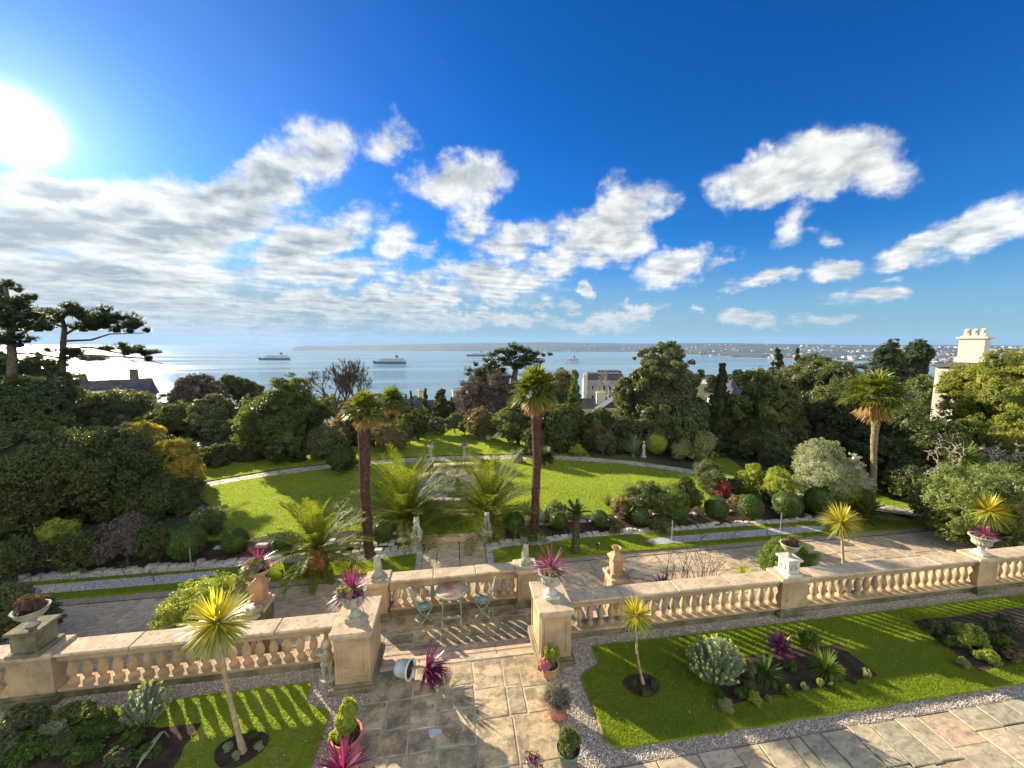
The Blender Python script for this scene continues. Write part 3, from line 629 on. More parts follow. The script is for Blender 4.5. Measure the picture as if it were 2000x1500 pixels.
# steps down to the landing and the landing
mbs = MB()
for (ya, yb, zt) in ((6.36, 6.70, -.15), (6.70, 7.04, -.30)):
    for k in range(4):
        xa = -1.42 + k * .71; box(mbs, (xa + .355, (ya + yb) / 2 + .03, zt - .09), (.70, yb - ya + .05, .18), 0, 0, rngG.random())
box(mbs, (0, 6.30, -.08), (2.86, .16, .16), 0)
for ya, zt in ((6.35, .016), (6.70, -.147), (7.04, -.297)): box(mbs, (0, ya + .01, zt - .02), (2.84, .09, .05), 1)
o = mbs.build('steps', [M_step, M_cop], bevel=.012); o['kind'] = 'structure'
flags('landing_paving', -1.5, 1.5, 7.05, 8.45, -.45, M_pave, .40, 15)
flags('landing_paving', 1.5, 2.6, 6.98, 8.2, -.45, M_pave, .40, 16); flags('landing_paving', -2.6, -1.5, 6.98, 8.2, -.45, M_pave, .40, 17)
slab('landing_joints', [(-2.6, 6.95), (2.6, 6.95), (2.6, 8.5), (-2.6, 8.5)], -.456, M_mortar, 1.0)
mbs = MB()
for sx_ in (-1, 1):
    for k in range(6): box(mbs, (sx_ * (2.77 + k * .32), 7.6, -.45 - (k + 1) * .15 - .3), (.34, 1.25, .6))
    # the turning flight beyond, toward the house side of the newel
o = mbs.build('side_steps', M_step, bevel=.01); o['kind'] = 'structure'
# lower terrace
flags('lower_terrace_paving', -21, 22, 7.0, 11.52, LZ, M_lower, .55, 21, .010, .02)
slab('lower_paving_joints', [(-21, 6.96), (22, 6.96), (22, 11.53), (-21, 11.53)], LZ - .014, M_mortar)
flags('central_walk_paving', -1.15, .95, 11.53, 13.42, LZ + .002, M_lower, .5, 22, .008, .02)
slab('gravel_strip', [(-24, 11.53), (-1.16, 11.53), (-1.16, 11.82), (-24, 11.82)], LZ + .006, M_gravel); slab('gravel_strip', [(.96, 11.53), (24, 11.53), (24, 11.80), (.96, 11.80)], LZ + .006, M_gravel)
slab('gravel_strip', [(-1.36, 11.8), (-1.16, 11.8), (-1.16, 13.2), (-1.36, 13.2)], LZ + .007, M_chip); slab('gravel_strip', [(.96, 11.8), (1.2, 11.8), (1.2, 13.2), (.96, 13.2)], LZ + .007, M_chip)
SL = [(-1.37, 11.8), (-1.37, 12.72), (-2.3, 12.6), (-3.0, 12.45), (-5, 12.75), (-22, 12.85), (-22, 11.8)]
SR = [(1.22, 11.78), (1.22, 12.55), (2.0, 12.75), (2.9, 12.60), (3.8, 12.9), (19.5, 12.8), (19.5, 11.78)]
slab('lawn', SL, LZ + .05, M_lawn, .06); slab('lawn', SR, LZ + .05, M_lawn, .06)
ROSE = [[(6.7, 12.35), (6.9, 12.05), (13.6, 12.02), (14.2, 12.3), (13.5, 12.52), (7.3, 12.5)], [(-7.3, 12.35), (-8.1, 12.1), (-15, 12.1), (-15, 12.55), (-7.5, 12.6)]]
for b in ROSE: slab('rose_bed', b, LZ + .056, M_chip, .02)
slab('chippings', [(1.2, 12.5), (20, 12.75), (20, 13.15), (.96, 13.15)], LZ + .012, M_chip); slab('chippings', [(-22, 12.7), (-1.2, 12.5), (-1.2, 13.15), (-22, 13.15)], LZ + .012, M_chip)
slab('gravel_strip', [(15.8, 12.95), (21, 11.2), (23, 12.0), (17.4, 14.4)], LZ + .055, M_gravel)
# rockery bank: soil rising from the lower strip to the main lawn
for xa, xb in ((-24, -1.5), (1.1, 16.6)):
    nx = 90; xs = np.linspace(xa, xb, nx); yy = np.linspace(13.1, 14.35, 8); Xb, Yb = np.meshgrid(xs, yy, indexing='ij')
    Zb = LZ + .0 + (MZ + .03 - LZ) * np.clip((Yb - 13.1) / 1.1, 0, 1) ** .8 + .035 * nz(np.stack([Xb * 2.3, Yb * 3, Xb * 0], -1), 4); grid_mesh('rockery_bank', Xb, Yb, Zb, M_soil)
MAIN = [(-24, 14.25), (-1.5, 14.25), (-1.32, 13.68), (1.0, 13.68), (1.15, 14.25), (16.2, 14.25), (17.6, 12.9), (24, 12.9), (27, 15), (27, 34), (-24, 34)]
slab('lawn', MAIN, MZ, M_lawn, .1)
box_steps = MB(); box(box_steps, (-.12, 13.55, LZ + .08), (2.28, .30, .19)); o = box_steps.build('lawn_step', M_cop, bevel=.01); o['kind'] = 'structure'
# paths of irregular stone (a mesh of cells would not show at this size; the material carries the joints)
def pathstrip(name, pts, w, z, mat):
    pts = np.array(pts, float); t = np.linspace(0, 1, len(pts)); tt = np.linspace(0, 1, 60)
    q = np.stack([np.interp(tt, t, pts[:, k]) for k in range(2)], -1)
    for _ in range(6): q[1:-1] = (q[:-2] + 2 * q[1:-1] + q[2:]) / 4
    d = unit(np.gradient(q, axis=0)); nn = np.stack([-d[:, 1], d[:, 0]], -1); w = np.interp(tt, np.linspace(0, 1, len(np.atleast_1d(w))), np.atleast_1d(w))[:, None] / 2
    r1 = np.random.default_rng(3).normal(size=(60, 1)) * .04
    a, b = q + nn * (w + r1), q - nn * (w + r1); v = np.zeros((120, 3)); v[0::2, :2] = a; v[1::2, :2] = b; v[:, 2] = z
    mb = MB(); k = np.arange(59) * 2; mb.add(v, np.stack([k, k + 1, k + 3, k + 2], -1)); o = mb.build(name, mat); o['kind'] = 'structure'; return q
def crazy(name, base, w1, w2):
    m, t, b = newmat(name); p = posn(t); v = t.nodes.new('ShaderNodeTexVoronoi'); v.feature = 'DISTANCE_TO_EDGE'; v.inputs['Scale'].default_value = 2.6; t.links.new(p, v.inputs['Vector'])
    v2 = t.nodes.new('ShaderNodeTexVoronoi'); v2.inputs['Scale'].default_value = 2.6; t.links.new(p, v2.inputs['Vector'])
    s = t.nodes.new('ShaderNodeSeparateColor'); t.links.new(v2.outputs['Color'], s.inputs[0])
    c = mixc(t, s.outputs[0], w1, w2); c = mixc(t, sstep(t, v.outputs['Distance'], .07, .03), c, base)
    t.links.new(c, b.inputs['Base Color']); b.inputs['Roughness'].default_value = .85; bump(t, b, sstep(t, v.outputs['Distance'], .02, .08), .6, .02); return m
M_cp = crazy('crazy_paving', (.20, .17, .10), (.52, .47, .37), (.40, .36, .28))
PATH = [(-15.5, 18.8), (-12.4, 20.35), (-10, 21.7), (-7.5, 22.45), (-5, 22.9), (-2.8, 23.1), (.5, 23.1), (3.4, 22.75), (5.5, 22.4), (7.4, 21.9), (10.2, 20.6), (12.4, 18.9), (13.7, 17.6), (14.9, 15.8), (16.5, 14.2), (18.5, 12.6), (20.5, 11.4)]
pathstrip('garden_path', PATH, [.9, .8, .75, .75, .8, .9, 1.0], MZ + .01, M_cp)
pathstrip('garden_path', [(13.0, 18.3), (14.6, 20.6), (15.6, 23.5), (15.8, 26)], .8, MZ + .014, M_cp)
pathstrip('garden_path', [(4.5, 26.5), (7, 26.6), (9.5, 26.2), (11.5, 25.5)], .7, MZ + .014, M_cp)
# black metal edging behind the path reads as a thin dark line
mb = MB(); q = np.array(PATH[:9]) + [0, .52]; mb2 = np.c_[q, np.full(len(q), MZ + .01)]
tube(mb, mb2, .035, 4, 0, False); tag(mb.build('lawn_edging', M_black), 'thin dark edging strip along the far side of the curved path', 'edging')
slab('stepping_slabs', [(-.95, 15.1), (.72, 15.1), (.70, 15.62), (-.93, 15.62)], MZ + .012, M_cop)
# shrub beds at the back of the lawn
BK = [[(8.2, 21.9), (10.5, 20.95), (12.9, 19.0), (14.3, 20.8), (15.0, 23.6), (12, 24), (8.4, 23.9)], [(-24, 26.2), (-9, 26.2), (-5.2, 27.3), (-2.9, 29.5), (-2.6, 34), (-24, 34)], [(1.2, 34), (1.0, 29.4), (2.8, 27.8), (6, 27.4), (12, 27.3), (16.5, 25.4), (27, 22), (27, 34)],
      [(17.4, 16.3), (19, 14.9), (27, 14.3), (27, 22), (16.6, 21.5), (15.5, 17)], [(-24, 14.25), (-9.6, 14.4), (-10.0, 17.2), (-13, 20), (-24, 20)], [(11.2, 14.3), (17, 13.6), (15, 15.4), (13.2, 17.3), (11.6, 16.2)]]
for b in BK: slab('shrub_bed', b, MZ + .006, M_ground)
# turf blades, gravel stones (uncountable)
def blades(name, poly, z, n, hgt, wid, seed, label, holes=()):
    rng = np.random.default_rng(seed); pl = np.array(poly); lo, hi = pl.min(0), pl.max(0); x = rng.uniform(lo[0], hi[0], n * 3); y = rng.uniform(lo[1], hi[1], n * 3)
    Yc = x * math.sin(YAW) + y * math.cos(YAW); Xc = x * math.cos(YAW) - y * math.sin(YAW)
    k = inpoly(x, y, poly) & (np.abs(Xc) < Yc * 1.45 + 2)
    for h in holes: k &= ~inpoly(x, y, h)
    x, y = x[k][:n], y[k][:n]; nn = len(x); p = np.stack([x, y, np.full(nn, z)], -1); a = rng.uniform(0, 6.28, nn); w = wid * rng.uniform(.6, 1.3, nn)
    s = np.stack([np.cos(a), np.sin(a), 0 * a], -1) * w[:, None] / 2; tip = p + np.stack([rng.normal(size=nn) * hgt * .5, rng.normal(size=nn) * hgt * .5, hgt * rng.uniform(.6, 1.2, nn)], -1)
    mb = MB(); mb.add(np.stack([p - s, p + s, tip], 1).reshape(-1, 3), np.arange(3 * nn).reshape(-1, 3)); return tag(mb.build(name, M_blade), label, 'grass', kind='stuff')
blades('grass', LR, .035, 120000, .028, .010, 1, 'short turf of the lawn right of the flagged path', BEDS)
blades('grass', LL, .035, 60000, .028, .010, 2, 'short turf of the lawn left of the flagged path', BEDS)
blades('grass', SL, LZ + .05, 30000, .03, .018, 3, 'turf strip beyond the lower terrace on the left', ROSE); blades('grass', SR, LZ + .05, 45000, .03, .018, 4, 'turf strip beyond the lower terrace on the right', ROSE)
pp = np.array(PATH); HOLE = [list(map(tuple, np.vstack([pp + [-.1, .42], (pp + [.1, -.42])[::-1]])))]
blades('grass', MAIN, MZ, 260000, .035, .030, 5, 'turf of the main lawn inside and beyond the curved path', HOLE + BK + [[(-.95, 15.1), (.72, 15.1), (.70, 15.62), (-.93, 15.62)]] + [circ(.0, 18.3, 2.6)])
def stones(name, polys, z, n, size, seed, label, mat, holes=()):
    rng = np.random.default_rng(seed); mb = MB(); base = np.array([[1,0,0],[0,1,0],[-1,0,0],[0,-1,0],[0,0,.7],[0,0,-.5]], float); fc = np.array([[0,1,4],[1,2,4],[2,3,4],[3,0,4],[1,0,5],[2,1,5],[3,2,5],[0,3,5]])
    ar = [(np.ptp([p[0] for p in q]) * np.ptp([p[1] for p in q])) for q in polys]
    for q, a_ in zip(polys, ar):
        m_ = int(n * a_ / sum(ar)); pl = np.array(q); x = rng.uniform(pl[:, 0].min(), pl[:, 0].max(), m_); y = rng.uniform(pl[:, 1].min(), pl[:, 1].max(), m_); k = inpoly(x, y, q)
        for h in holes: k &= ~inpoly(x, y, h)
        x, y = x[k], y[k]; nn = len(x); sc = size * rng.uniform(.5, 1.3, (nn, 1, 1)); a = rng.uniform(0, 6.28, nn); ca, sa = np.cos(a), np.sin(a)
        b = base[None] * sc * rng.uniform(.6, 1.2, (nn, 1, 3)); v = np.stack([b[..., 0] * ca[:, None] - b[..., 1] * sa[:, None] + x[:, None], b[..., 0] * sa[:, None] + b[..., 1] * ca[:, None] + y[:, None], b[..., 2] + z + size * .2], -1)
        mb.add(v.reshape(-1, 3), (np.arange(nn)[:, None, None] * 6 + fc[None]).reshape(-1, 3))
    return tag(mb.build(name, mat), label, 'gravel', kind='stuff')
stones('gravel', [[(1.46, 4.33), (12, 4.33), (12, 4.52), (2.0, 4.52), (2.0, 5.75), (2.42, 5.95), (2.42, 6.3), (12, 6.3), (12, 6.62), (2.0, 6.62), (1.9, 6.0), (1.5, 5.8)]], .004, 90000, .010, 1, 'loose pink gravel around the right lawn', M_pebble, [LR])
stones('gravel', [[(-1.46, 3.4), (-1.95, 3.4), (-1.98, 5.7), (-2.44, 5.9), (-2.45, 6.2), (-9, 6.2), (-9, 6.6), (-2.0, 6.6), (-2.0, 6.0), (-1.5, 5.9)]], .004, 60000, .010, 2, 'loose pink gravel around the left lawn', M_pebble, [LL])
mbd = MB(); rd = np.random.default_rng(14); xd = np.r_[rd.uniform(2.3, 12, 150), rd.uniform(-7, -2.1, 60)]; yd = rd.uniform(4.55, 6.2, 210); kd = ~(inpoly(xd, yd, BEDS[2]) | inpoly(xd, yd, BEDS[3]) | inpoly(xd, yd, BEDS[4]) | inpoly(xd, yd, BEDS[0]) | inpoly(xd, yd, BEDS[1]))
leaves(mbd, np.c_[xd[kd], yd[kd], np.full(kd.sum(), .062)], unit(rd.normal(size=(kd.sum(), 3)) * .3 + [0, 0, 1.]), .018, .9, rd)
tag(mbd.build('fallen_petals', leafmat('petals', (.62, .60, .52), (.40, .32, .16), .2, .6)), 'scattered daisies and fallen bits of leaf on the near lawns', 'petals', kind='stuff')
stones('gravel', ROSE + [[(1.0, 12.5), (16, 12.7), (16, 13.1), (1.0, 13.1)], [(-15, 12.75), (-1.4, 12.6), (-1.4, 13.1), (-15, 13.1)]], LZ + .03, 22000, .026, 3, 'pale stone chippings in the rose beds and along the rockery', leafmat('chip_stones', (.58, .56, .52), (.40, .39, .36), 0, .8), [SL, SR])
# rough rockery stones along the bank, each row one dry laid edging
def rockrow(xa, xb, y0, z0, seed, label, sz=.2, skip=None):
    rng = np.random.default_rng(seed); mb = MB(); x = xa
    while x < xb:
        w = sz * rng.uniform(.6, 1.7); d = sz * rng.uniform(.6, 1.2); h = sz * rng.uniform(.25, .55)
        if not (skip and skip[0] < x < skip[1]): box(mb, (x + w / 2, y0 + rng.normal() * .05, z0 + h / 2 - .02), (w * .96, d, h), 0, rng.normal() * .12, None, .86)
        x += w
    tag(mb.build('rockery_edging', M_crazy, bevel=.015), label, 'stone edging')
rockrow(1.2, 16.3, 13.12, LZ + .02, 1, 'low edging of rough slates at the foot of the right rockery', .22)
rockrow(1.2, 15.6, 13.98, MZ - .10, 2, 'upper row of rough slates between right rockery and main lawn', .26)
rockrow(-16, -1.6, 13.12, LZ + .02, 3, 'low edging of rough slates at the foot of the left rockery', .24)
rockrow(-16, -1.7, 13.95, MZ - .10, 4, 'upper row of rough slates between left rockery and main lawn', .27)
rockrow(-6.2, -1.7, 13.5, LZ + .08, 5, 'middle row of tumbled slates in the left rockery beside the steps', .3)
# ------------------------------------------------------------------ balustrades and piers
BAL = [(.072,0),(.072,.04),(.048,.046),(.040,.07),(.046,.095),(.062,.14),(.069,.19),(.064,.235),(.048,.29),(.036,.34),(.032,.365),(.046,.378),(.046,.392),(.034,.398),(.060,.42),(.060,.44)]
mb = MB(); lathe(mb, BAL, 14); _o = mb.build('baluster', M_stone); BALME = _o.data; bpy.data.objects.remove(_o)
def balustrade(label, x0, x1, y, z, n, hb=.44, plinth=.18, capz=.80, group=None, mat=M_stone):
    t = thing('balustrade', label, 'balustrade', ((x0 + x1) / 2, y, z), 0, group); Lx = x1 - x0
    mb = MB(); box(mb, (0, 0, (plinth - .05) / 2), (Lx, .24, plinth - .05)); mb.build('plinth_wall', M_base, t, bevel=.01)
    mb = MB(); box(mb, (0, 0, plinth - .025), (Lx, .30, .05)); mb.build('plinth_moulding', mat, t, bevel=.012)
    s = hb / .44
    mb = MB(); ur = capz - plinth - hb - .05; box(mb, (0, 0, plinth + hb + ur / 2), (Lx, .21, ur)); box(mb, (0, 0, plinth + hb + ur - .015), (Lx, .27, .03)); mb.build('under_rail', mat, t, bevel=.012)
    mb = MB(); nseg = max(1, round(Lx / 1.1)); w = Lx / nseg
    for k in range(nseg): box(mb, (-Lx / 2 + (k + .5) * w, rngG.normal() * .003, capz - .025 + rngG.normal() * .003), (w - .006, .37, .05))
    mb.build('coping', M_cop, t, bevel=.018)
    for k in range(n):
        o = bpy.data.objects.new('baluster', BALME); COL.objects.link(o); o.parent = t
        o.location = (-Lx / 2 + (k + .5) * Lx / n, 0, plinth); o.scale = (1, 1, s); o.rotation_euler = (0, 0, rngG.uniform(0, 6.28))
    return t
GB = 'balustrades along the terrace walls'
balustrade('long sandstone balustrade behind the right lawn, from the big pier to the white pedestal pier', 1.98, 6.58, 6.68, 0, 21, group=GB)
balustrade('sandstone balustrade between the white pedestal pier and the far right urn pier', 7.18, 11.56, 6.68, 0, 20, group=GB)
balustrade('last stretch of sandstone balustrade, running out of view beyond the far right urn pier', 12.1, 20.9, 6.68, 0, 40, group=GB)
balustrade('sandstone balustrade behind the left lawn, partly hidden by the yellow cordyline', -6.28, -1.98, 6.68, 0, 20, group=GB)
balustrade('short stretch of balustrade left of the mossy heather pier', -11.2, -6.9, 6.68, 0, 20, group=GB)
balustrade('low balustrade behind the iron table and chairs on the landing', -1.5, 1.36, 8.42, -.45, 14, hb=.42, plinth=.22, capz=.88, group=GB)
def pier(label, x, y, z, w, d, h, group, panel=True, oh=.05, mat=M_stone):
    t = thing('stone_pier', label, 'pier', (x, y, z), 0, group)
    mb = MB(); box(mb, (0, 0, (h - .09) / 2), (w, d, h - .09)); mb.build('shaft', mat, t, bevel=.012)
    mb = MB(); box(mb, (0, 0, .05), (w + .14, d + .14, .12)); box(mb, (0, 0, .13), (w + .07, d + .07, .06)); mb.build('plinth', M_base, t, bevel=.02)
    mb = MB(); box(mb, (0, 0, h - .035), (w + 2 * oh, d + 2 * oh, .07)); box(mb, (0, 0, h - .09), (w + oh, d + oh, .045)); mb.build('cap', M_cop, t, bevel=.016)
    if panel:
        for fx, fy, pw in ((0, -1, w), (0, 1, w), (1, 0, d), (-1, 0, d)):
            mb = MB(); a, b = pw - .16, h - .42; ph = .04
            cx, cy = fx * (w / 2 + .008), fy * (d / 2 + .008)
            for (ox, oz, sx_, sz_) in ((0, b / 2, a, ph), (0, -b / 2, a, ph), (-a / 2, 0, ph, b), (a / 2, 0, ph, b)):
                if fy: box(mb, (cx + ox, cy, h / 2 + .03 + oz), (sx_ + (ph if sz_ == ph else 0), .02, sz_ if sz_ == ph else sz_ - ph))
                else: box(mb, (cx, cy + ox, h / 2 + .03 + oz), (.02, sx_ + (ph if sz_ == ph else 0), sz_ if sz_ == ph else sz_ - ph))
            mb.build('panel_frame', mat, t, bevel=.006)
    return t
GP = 'stone piers of the terrace'
pier('large sandstone pier left of the steps, carrying an urn of purple cordyline', -1.70, 6.43, -.02, .56, .82, 1.05, GP)
pier('large sandstone pier right of the steps, carrying an urn on a white foot', 1.68, 6.43, -.02, .54, .82, 1.05, GP)
pier('square pier at the left end of the landing balustrade, under a weathered stone lion', -1.76, 8.42, -.45, .44, .42, .90, GP)
pier('square pier at the right end of the landing balustrade, under a pale stone lion', 1.58, 8.42, -.45, .44, .42, .90, GP)
pier('wide wall pier under the white carved pedestal on the right', 6.88, 6.68, 0, .60, .34, .84, GP, False)
pier('wall pier under the urn of pink leaves at the far right', 11.83, 6.68, 0, .54, .34, .84, GP, False)
pier('broad wall pier at the left under the mossy heather pedestal', -6.59, 6.68, 0, .60, .34, .84, GP, False)
pier('tall newel pier at the left foot of the side steps, under the trailing planted bowl', -4.40, 8.75, LZ, .44, .44, 1.40, GP, True, .04, M_base)
pier('tall newel pier at the right foot of the side steps, under the terracotta chimney pot', 4.02, 8.75, LZ, .46, .50, 1.30, GP)
# retaining walls under the balustrades and around the landing
def wall(label, c, s, mat=M_base):
    t = MB(); box(t, (0, 0, 0), s); o = t.build('retaining_wall', mat, None, c, bevel=.01); tag(o, label, 'wall'); return o
wall('mossy retaining wall dropping to the lower terrace on the right', (15.3, 6.80, -.80), (25.4, .24, 1.56)); wall('mossy retaining wall dropping to the lower terrace on the left', (-15.3, 6.80, -.80), (25.4, .24, 1.56))
wall('retaining wall below the landing balustrade', (0, 8.60, -.99), (3.9, .18, 1.0))
# flank stones beside the steps
for s_, nm in ((-1, 'dark mossy flank stone left of the steps'), (1, 'sloping sandstone flank right of the steps')):
    wall(nm, (s_ * 1.455, 6.68, -.22), (.07, .62, .50), M_base if s_ < 0 else M_stone)
# sloping handrails beside the newels
def handrail(sx_, label):
    t = thing('stair_handrail', label, 'handrail', (sx_ * 4.3, 8.45, LZ)); mb = MB()
    pts = np.array([[sx_ * -.05, .0, 1.34], [sx_ * .32, -.35, 1.22], [sx_ * .62, -.75, 1.08]])
    for a, b in zip(pts[:-1], pts[1:]):
        tube(mb, [a, b], [.10, .10], 4, 0, False)
    mb.build('rail', M_white, t)
    for k, (x, y, h) in enumerate([(.05, -.1, 1.25), (.3, -.33, 1.12), (.58, -.7, 1.0)]):
        o = bpy.data.objects.new('baluster', BALME); COL.objects.link(o); o.parent = t; o.location = (sx_ * x, y, 0); o.scale = (.9, .9, h / .44)
    mb = MB(); lathe(mb, [(.0, .0), (.12, .0), (.165, .05), (.17, .085), (.12, .12), (0, .125)], 32, (sx_ * .02, -.05, 1.40), 0, True, lambda z, t_: 1 + .07 * np.cos(14 * t_)); mb.build('fluted_finial', M_urn, t)
    mb = MB(); 
    for k in range(7): sphere(mb, (sx_ * (.16 + .05 * k), -.1 - .075 * k, 1.38 - .03 * k), (.055, .06, .07), 10, 6)
    mb.build('scroll', M_urn, t)
handrail(1, 'sloping stone handrail with a fluted finial beside the chimney pot newel'); handrail(-1, 'pale sloping stone handrail half hidden beside the left newel')
# ------------------------------------------------------------------ urns, pots, statues
def urn(label, loc, s=1.0, mat=M_urn, foot=None, style='gad', group='planted stone urns'):
    t = thing('garden_urn', label, 'urn', loc, 0, group)
    mb = MB(); box(mb, (0, 0, .03 * s), (.26 * s, .26 * s, .06 * s)); lathe(mb, [(.11 * s, .06 * s), (.115 * s, .085 * s), (.07 * s, .11 * s), (.05 * s, .16 * s), (.06 * s, .20 * s)], 20); mb.build('foot', foot or mat, t, bevel=.006)
    g = lambda z, th: 1 + (.055 * np.cos(18 * th) * np.exp(-((z / s - .27) / .05) ** 2))
    mb = MB(); lathe(mb, [(.0, .19 * s), (.06 * s, .20 * s), (.11 * s, .225 * s), (.165 * s, .27 * s), (.175 * s, .31 * s), (.165 * s, .33 * s), (.185 * s, .38 * s), (.205 * s, .42 * s)], 72, mod=g); mb.build('bowl', mat, t)
    h = lambda z, th: 1 + .03 * np.cos(26 * th)
    mb = MB(); lathe(mb, [(.205 * s, .42 * s), (.235 * s, .44 * s), (.238 * s, .465 * s), (.215 * s, .475 * s), (.19 * s, .465 * s), (.17 * s, .43 * s)], 78, mod=h); mb.build('rim', mat, t)
    mb = MB(); sphere(mb, (0, 0, .42 * s), (.185 * s, .185 * s, .03), 16, 6, 0, .2, 6); mb.build('soil', M_soil, t)
    return t
def cordyline(label, loc, Lg, n, seed, key='purple', w=.022, zmin=-.55, cat='cordyline', name='purple_cordyline', k2='palep', group=None, droop=.25):
    t = thing(name, label, cat, loc, 0, group); mb = MB(); rosette(mb, (0, 0, 0), n, Lg, w, seed, 0, -.05, 1, droop); rosette(mb, (0, 0, 0), n // 2, Lg * 1.02, w * .9, seed + 1, 1, zmin, .15, droop)
    mb.build('leaves', [LM[key], LM.get(k2)], t); mb = MB(); lathe(mb, [(.02, -.10), (.022, 0), (.01, .04)], 8); mb.build('stem', M_cordt, t); return t
def mound(name, label, cat, loc, rad, n, size, key, seed, nl=8, asp=.5, group=None, z0=None, k2=None):
    t = thing(name, label, cat, loc, 0, group); mb = MB(); z = rad[2] * .8 if z0 is None else z0
    crown(mb, (0, 0, z), rad, nl, n, size, seed, 0, asp); mb.build('foliage', LM[key], t)
    mb = MB(); tube(mb, [(0, 0, -.02), (0, 0, max(.03, z - rad[2] * .3))], [.02 + rad[0] * .06, .015], 6); mb.build('stem', M_bark, t)
    return t
UZ = 1.03
urn('fluted stone urn full of rosettes on the left big pier', (-1.73, 6.36, UZ), .98)
cordyline('spiky magenta cordyline in the urn on the left big pier', (-1.73, 6.36, UZ + .50), .40, 70, 1)
mound('trailing_plant', 'pale trailing rosettes spilling over the left big pier urn', 'trailing plant', (-1.79, 6.35, UZ + .42), (.20, .18, .08), 420, .05, 'trail', 3)
urn('fluted stone urn with a whitewashed foot on the right big pier', (1.68, 6.42, UZ), 1.02, foot=M_white)
cordyline('upright magenta cordyline in the urn with the whitewashed foot', (1.68, 6.44, UZ + .52), .42, 60, 5, zmin=0.1)
mound('trailing_plant', 'green trailing rosettes in the urn with the whitewashed foot', 'trailing plant', (1.64, 6.38, UZ + .43), (.17, .16, .07), 380, .045, 'trail', 6)
# pedestal and bowl on the white pedestal pier
def pedestal(label, loc, w, h, mat, swag=True):
    t = thing('stone_pedestal', label, 'pedestal', loc, 0, 'pedestals on the wall piers'); mb = MB()
    box(mb, (0, 0, .03), (w + .10, w + .10, .06)); mb.build('base', mat, t, bevel=.01)
    mb = MB(); box(mb, (0, 0, h / 2 + .02), (w, w, h - .10)); mb.build('die', mat, t, bevel=.006)
    mb = MB(); box(mb, (0, 0, h - .02), (w + .08, w + .08, .05)); mb.build('cornice', mat, t, bevel=.01)
    if swag:
        for a in range(4):
            mb = MB(); an = np.linspace(0, 2 * np.pi, 16); r = w * .22; c, s_ = math.cos(a * math.pi / 2), math.sin(a * math.pi / 2); p = np.stack([r * np.cos(an), np.full(16, -w / 2 - .004), h * .5 + r * np.sin(an)], -1)
            p = np.stack([p[:, 0] * c - p[:, 1] * s_, p[:, 0] * s_ + p[:, 1] * c, p[:, 2]], -1); tube(mb, p, .012, 6); mb.build('wreath', mat, t)
pedestal('white carved pedestal on the wall pier to the right of the long balustrade', (6.84, 6.66, .84), .26, .36, M_white)
def bowl(label, loc, s, mat, stem=True):
    t = thing('planter_bowl', label, 'planter', loc, 0, 'planted stone urns'); mb = MB()
    lathe(mb, [(.08 * s, 0), (.085 * s, .02), (.045 * s, .05), (.05 * s, .09), (.13 * s, .13), (.19 * s, .20), (.215 * s, .26), (.225 * s, .275), (.20 * s, .275), (.17 * s, .24)], 32); mb.build('bowl', mat, t)
    mb = MB(); sphere(mb, (0, 0, .235), (.18 * s, .18 * s, .02), 14, 5, 0, .2, 5); mb.build('soil', M_soil, t)
bowl('pale shallow bowl on the white carved pedestal', (6.84, 6.66, 1.21), .82, M_urn)
mound('heather', 'dark heather cushion in the bowl on the white carved pedestal', 'heather', (6.84, 6.66, 1.44), (.15, .15, .10), 700, .035, 'heath', 9, asp=.25)
urn('lichened urn with a broad rim on the far right wall pier', (11.8, 6.66, .84), .92, foot=M_white)
cordyline('small magenta cordyline in the far right urn', (11.85, 6.66, 1.28), .26, 60, 11, zmin=.1)
pedestal('mossy dark pedestal on the broad left wall pier', (-6.58, 6.64, .84), .34, .40, M_base, False)
bowl('weathered bowl on the mossy dark pedestal', (-6.58, 6.64, 1.24), .95, M_urn)
mound('heather', 'brown heather cushion in the bowl on the mossy dark pedestal', 'heather', (-6.58, 6.64, 1.50), (.20, .18, .12), 800, .04, 'heath', 12, asp=.25)
# terracotta chimney-style pedestal with bowl on the left newel
def terracotta_post(label, loc, h, flue):
    t = thing('terracotta_pot_stand', label, 'chimney pot', loc); mb = MB()
    box(mb, (0, 0, .04), (.36, .36, .08)); mb.build('base', M_terra, t, bevel=.01)
    mb = MB(); box(mb, (0, 0, .08 + (h - .2) / 2), (.27, .27, h - .2)); mb.build('body', M_terra, t, bevel=.012)
    mb = MB(); box(mb, (0, 0, h - .10), (.36, .36, .05)); box(mb, (0, 0, h - .03), (.34, .34, .10), 0, 0, None, .5); mb.build('shoulder', M_terra, t, bevel=.01)
    if flue: mb = MB(); lathe(mb, [(.085, h - .02), (.07, h + .05), (.075, h + .10), (.12, h + .15), (.12, h + .165), (.09, h + .15), (.06, h + .05)], 24); mb.build('flared_mouth', M_terra, t)
terracotta_post('square terracotta chimney pot with a flared mouth on the right newel', (4.0, 8.78, -.20), .52, True)
for k, (dx_, dy_) in enumerate([(-.18, -.16), (-.20, .06)]):
    mb = MB(); sphere(mb, (0, 0, .045), .045, 12, 8, 0, .25, 4, k); tag(mb.build('stone_finial', M_urn, None, (4.0 + dx_, 8.75 + dy_, -.20)), ['small round stone at the near corner of the chimney pot newel', 'small round stone at the far corner of the chimney pot newel'][k], 'stone ball')
terracotta_post('octagonal looking terracotta stand on the left newel', (-4.38, 8.78, -.10), .50, False)
bowl('wide shallow bowl tilted with plants on the left newel', (-4.36, 8.80, .40), 1.25, M_terra)
cordyline('tallest magenta and pink cordyline, in the bowl on the left newel', (-4.34, 8.80, .82), .44, 80, 15)
mound('trailing_plant', 'thick pale trailing plant pouring over the bowl on the left newel', 'trailing plant', (-4.44, 8.72, .62), (.28, .24, .17), 1100, .06, 'trail', 16)
